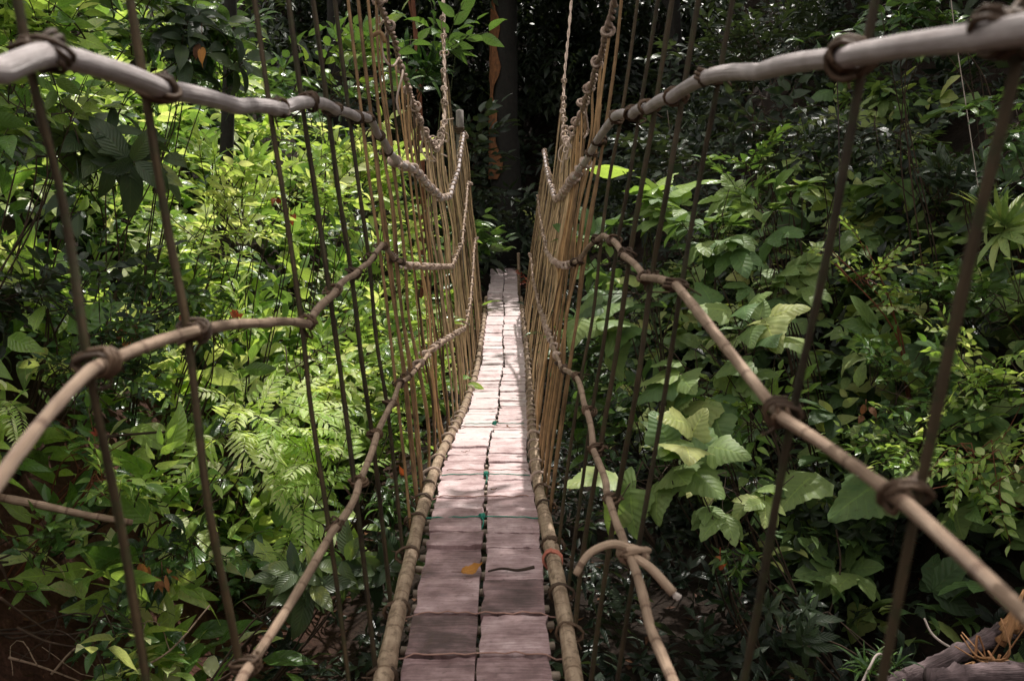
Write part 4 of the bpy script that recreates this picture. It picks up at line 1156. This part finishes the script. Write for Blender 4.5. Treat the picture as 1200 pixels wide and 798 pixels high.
# tall trees closing the canopy; those along the bridge are unseen, added for shade
tall = [((7.0, 6.5), (-1, 0), (1.6, 6.2, 10.5), (3.6, 2.3, 1.5), 380, 'unseen tree added on the right bank so its crown shades the near end of the bridge'),
        ((7.6, 11.5), (-.6, 0), (6.2, 11.2, 11), (3.2, 3.8, 1.8), 330, 'unseen tree added high on the right bank to shade it beside mid span'),
        ((6.6, 18), (-.6, 0), (5.6, 17.4, 11.5), (3.6, 3.8, 1.8), 200, 'unseen dark tree added to shade the right bank near the far end'),
        ((-7.5, 6.0), (.4, 0), (-2.2, 9.8, 12), (2.3, 2.2, 1.1), 150, 'unseen tree added to shade the left bank above the near rails'),
        ((9.5, 13), (0, 0), (10, 14, 14), (4.0, 5.5, 2.0), 330, 'tallest unseen tree, added to shade the upper right bank'),
        ((3.8, 21), (0, 0), (2.6, 22.5, 10.5), (3.4, 2.6, 2.2), 190, 'dark tree right of the path at the far end'),
        ((-3.6, 21.5), (0, 0), (-2.4, 23, 10.5), (3.4, 2.6, 2.2), 190, 'dark tree left of the path at the far end'),
        ((1.8, 27), (0, 0), (2.5, 27, 9), (5, 3, 4), 260, 'dark tree behind the path to the right of the orange barked trunk'),
        ((-2.6, 28), (0, 0), (-3.5, 28, 9), (5, 3, 4), 260, 'dark tree behind the path to the left of the orange barked trunk')]
for i, (b, ln, cc, cr, n, lab) in enumerate(tall):
    tree('forest_tree', lab, b, ln, cc[2] - 1.5 - float(terr(*b)) + .5, .17 + .02 * (i % 3), cc, cr, n, seed=40 + i, scale=2.3, limbs=2 if i < 1 else 6, limb_r=.35 if i < 1 else .7)

# ------------------------------------------------------------------ loose things in the ravine
def thing_tube(name, label, cat, pts, r0, r1, mat, sides=10, rough=.08, sub=6, t=.5, seed=1):
    rng = np.random.default_rng(seed)
    P = smooth_path(pts, sub)
    mb = MB()
    rr = np.linspace(r0, r1, len(P)) * (1 + rough * rng.normal(0, 1, len(P)))
    tube(mb, P, rr, sides, t, rough=rough * .7, rng=rng)
    o = mb.build(name, M[mat], None, P[0])
    return tag(o, label, cat)


thing_tube('fallen_branch', 'bare reddish branch lying across the lower left bank', 'branch', [A(-30, 578, 4.9), A(40, 590, 4.95), A(95, 602, 5.0), A(155, 612, 5.1)], .024, .018, 'cane', t=.35)
thing_tube('fallen_branch', 'thin bare branch under the second left hanger', 'branch', [A(120, 512, 6), A(165, 508, 6.1), A(222, 504, 6.2)], .011, .007, 'twig', 6)
thing_tube('dead_log', 'upper rough purple grey log leaning in the bottom right corner', 'log', [A(1035, 805, 4.5), A(1090, 782, 4.6), A(1150, 752, 4.75), A(1215, 722, 4.9)], .043, .047, 'log', 26, .10, 14, t=.5)
thing_tube('dead_log', 'lower cut log lying flat along the bottom right edge', 'log', [A(1090, 796, 4.15), A(1140, 790, 4.2), A(1230, 788, 4.3)], .047, .052, 'log', 26, .09, 14, t=.55, seed=3)
mb = MB(); rs = np.random.default_rng(8)
b0 = A(1180, 738, 4.72)
for k in range(9):
    e = A(1196 + rs.uniform(-6, 18), 690 + rs.uniform(0, 40), 4.72)
    tube(mb, smooth_path([b0 + rs.normal(0, .03, 3), (b0 + e) / 2 + rs.normal(0, .02, 3), e], 4), np.linspace(.03, .008, 9), 6, rs.uniform(.3, .9), rough=.2, rng=rs)
tag(mb.build('split_stump', M['split'], None, b0), 'splintered orange wood stump standing behind the two logs', 'stump')
mb = MB(); b0 = A(1165, 776, 4.4)
for k in range(14):
    p0 = b0 + rs.normal(0, .06, 3) * [1, .6, .3]
    tube(mb, smooth_path([p0, p0 + rs.normal(0, .05, 3), p0 + rs.normal(0, .08, 3) + [0, 0, .02]], 4), np.linspace(.008, .003, 9), 5, rs.uniform(.2, .9))
tag(mb.build('root_tangle', M['split'], None, b0), 'tangle of pale dead roots between the two logs', 'roots')
thing_tube('bleached_stick', 'pale curved stick rising from the upper log', 'stick', [A(1083, 724, 4.9), A(1092, 742, 4.85), A(1108, 755, 4.8), A(1128, 764, 4.75)], .006, .008, 'stick', 7, .05)
thing_tube('bleached_stick', 'pale bent stick left of the logs at the bottom', 'stick', [A(1008, 805, 4.5), A(1020, 780, 4.55), A(1030, 766, 4.6), A(1044, 775, 4.6)], .008, .006, 'stick', 7, .05)
thing_tube('hanging_vine', 'thin pale vine hanging straight down near the top right', 'vine', [A(1108, -60, 7.2), A(1118, 30, 7.2), A(1133, 130, 7.2), A(1150, 245, 7.2)], .004, .0035, 'stick', 6, .03)
thing_tube('hanging_vine', 'dark wavy vine dangling low between the two nearest right hangers', 'vine', [A(980, 620, 6.2), A(985, 660, 6.1), A(978, 700, 6.0), A(960, 750, 5.9), A(955, 805, 5.8)], .008, .006, 'twig', 6, .05)
thing_tube('hanging_vine', 'slender liana hanging along the dim bush behind second right hanger', 'vine', [A(980, 60, 8.4), A(983, 160, 8.4), A(984, 310, 8.4)], .006, .006, 'log', 6, .03)
for k, (x0, y0, x1, y1) in enumerate(((0, 700, 70, 745), (10, 770, 110, 800), (20, 735, 140, 760), (150, 790, 245, 715), (0, 660, 50, 720), (60, 790, 150, 730))):
    rt = np.random.default_rng(60 + k); Yt = 4.75 + .06 * k
    p0, p1 = A(x0, y0, Yt), A(x1, y1, Yt + .25)
    P = smooth_path([p0, p0 * .6 + p1 * .4 + rt.normal(0, .03, 3), p1 + rt.normal(0, .02, 3)], 5)
    mbt = MB(); tube(mbt, P, np.linspace(.008, .004, len(P)), 6, rt.uniform(.4, .9), rough=.08, rng=rt)
    tube(mbt, smooth_path([P[5], P[5] + rt.normal(0, .1, 3), P[5] + rt.normal(0, .16, 3)], 4), np.linspace(.004, .002, 9), 5, .5)
    tag(mbt.build('dry_twig', M['cane' if k % 2 else 'twig'], None, P[0]), 'thin dry twig lying over the bare soil in the bottom left corner', 'twig', 'dry twigs on the bare soil at the bottom left')
# ------------------------------------------------------------------ light, world, camera
w = bpy.data.worlds.new('World'); sc.world = w; w.use_nodes = True
nt = w.node_tree; nt.nodes.clear()
sky = nt.nodes.new('ShaderNodeTexSky'); sky.sky_type = 'NISHITA'; sky.sun_disc = False
sky.sun_elevation = SUN_EL; sky.sun_rotation = SUN_AZ
bg = nt.nodes.new('ShaderNodeBackground'); bg.inputs[1].default_value = .15
out = nt.nodes.new('ShaderNodeOutputWorld')
hz = nt.nodes.new('ShaderNodeMix'); hz.data_type = 'RGBA'; hz.inputs[0].default_value = .74
hz.inputs[7].default_value = (10.6, 9.9, 8.9, 1)          # thin bright haze whitens the blue
nt.links.new(sky.outputs[0], hz.inputs[6]); nt.links.new(hz.outputs[2], bg.inputs[0]); nt.links.new(bg.outputs[0], out.inputs[0])
sl = bpy.data.lights.new('sun', 'SUN'); sl.energy = 5.0; sl.angle = R(.5); sl.color = (1.0, .95, .88)
so = bpy.data.objects.new('sun', sl); C.objects.link(so)
so.rotation_euler = Vector(SUN).to_track_quat('Z', 'Y').to_euler()

cam = bpy.data.cameras.new('camera'); co = bpy.data.objects.new('camera', cam); C.objects.link(co)
co.location = (0, 0, CAM_Z)
co.rotation_euler = (PI / 2 - PITCH, 0, -YAW)
cam.sensor_width = 36; cam.lens = 36 * F_PX / 1200
cam.clip_start = .05; cam.clip_end = 600
cam.dof.use_dof = True; cam.dof.focus_distance = 8.0; cam.dof.aperture_fstop = 5.0
sc.camera = co
sc.render.engine = 'CYCLES'
cy = sc.cycles
cy.max_bounces = 6; cy.diffuse_bounces = 1; cy.glossy_bounces = 2; cy.transmission_bounces = 3; cy.transparent_max_bounces = 8
cy.use_denoising = True
sc.view_settings.view_transform = 'Standard'; sc.view_settings.look = 'None'; sc.view_settings.exposure = 0
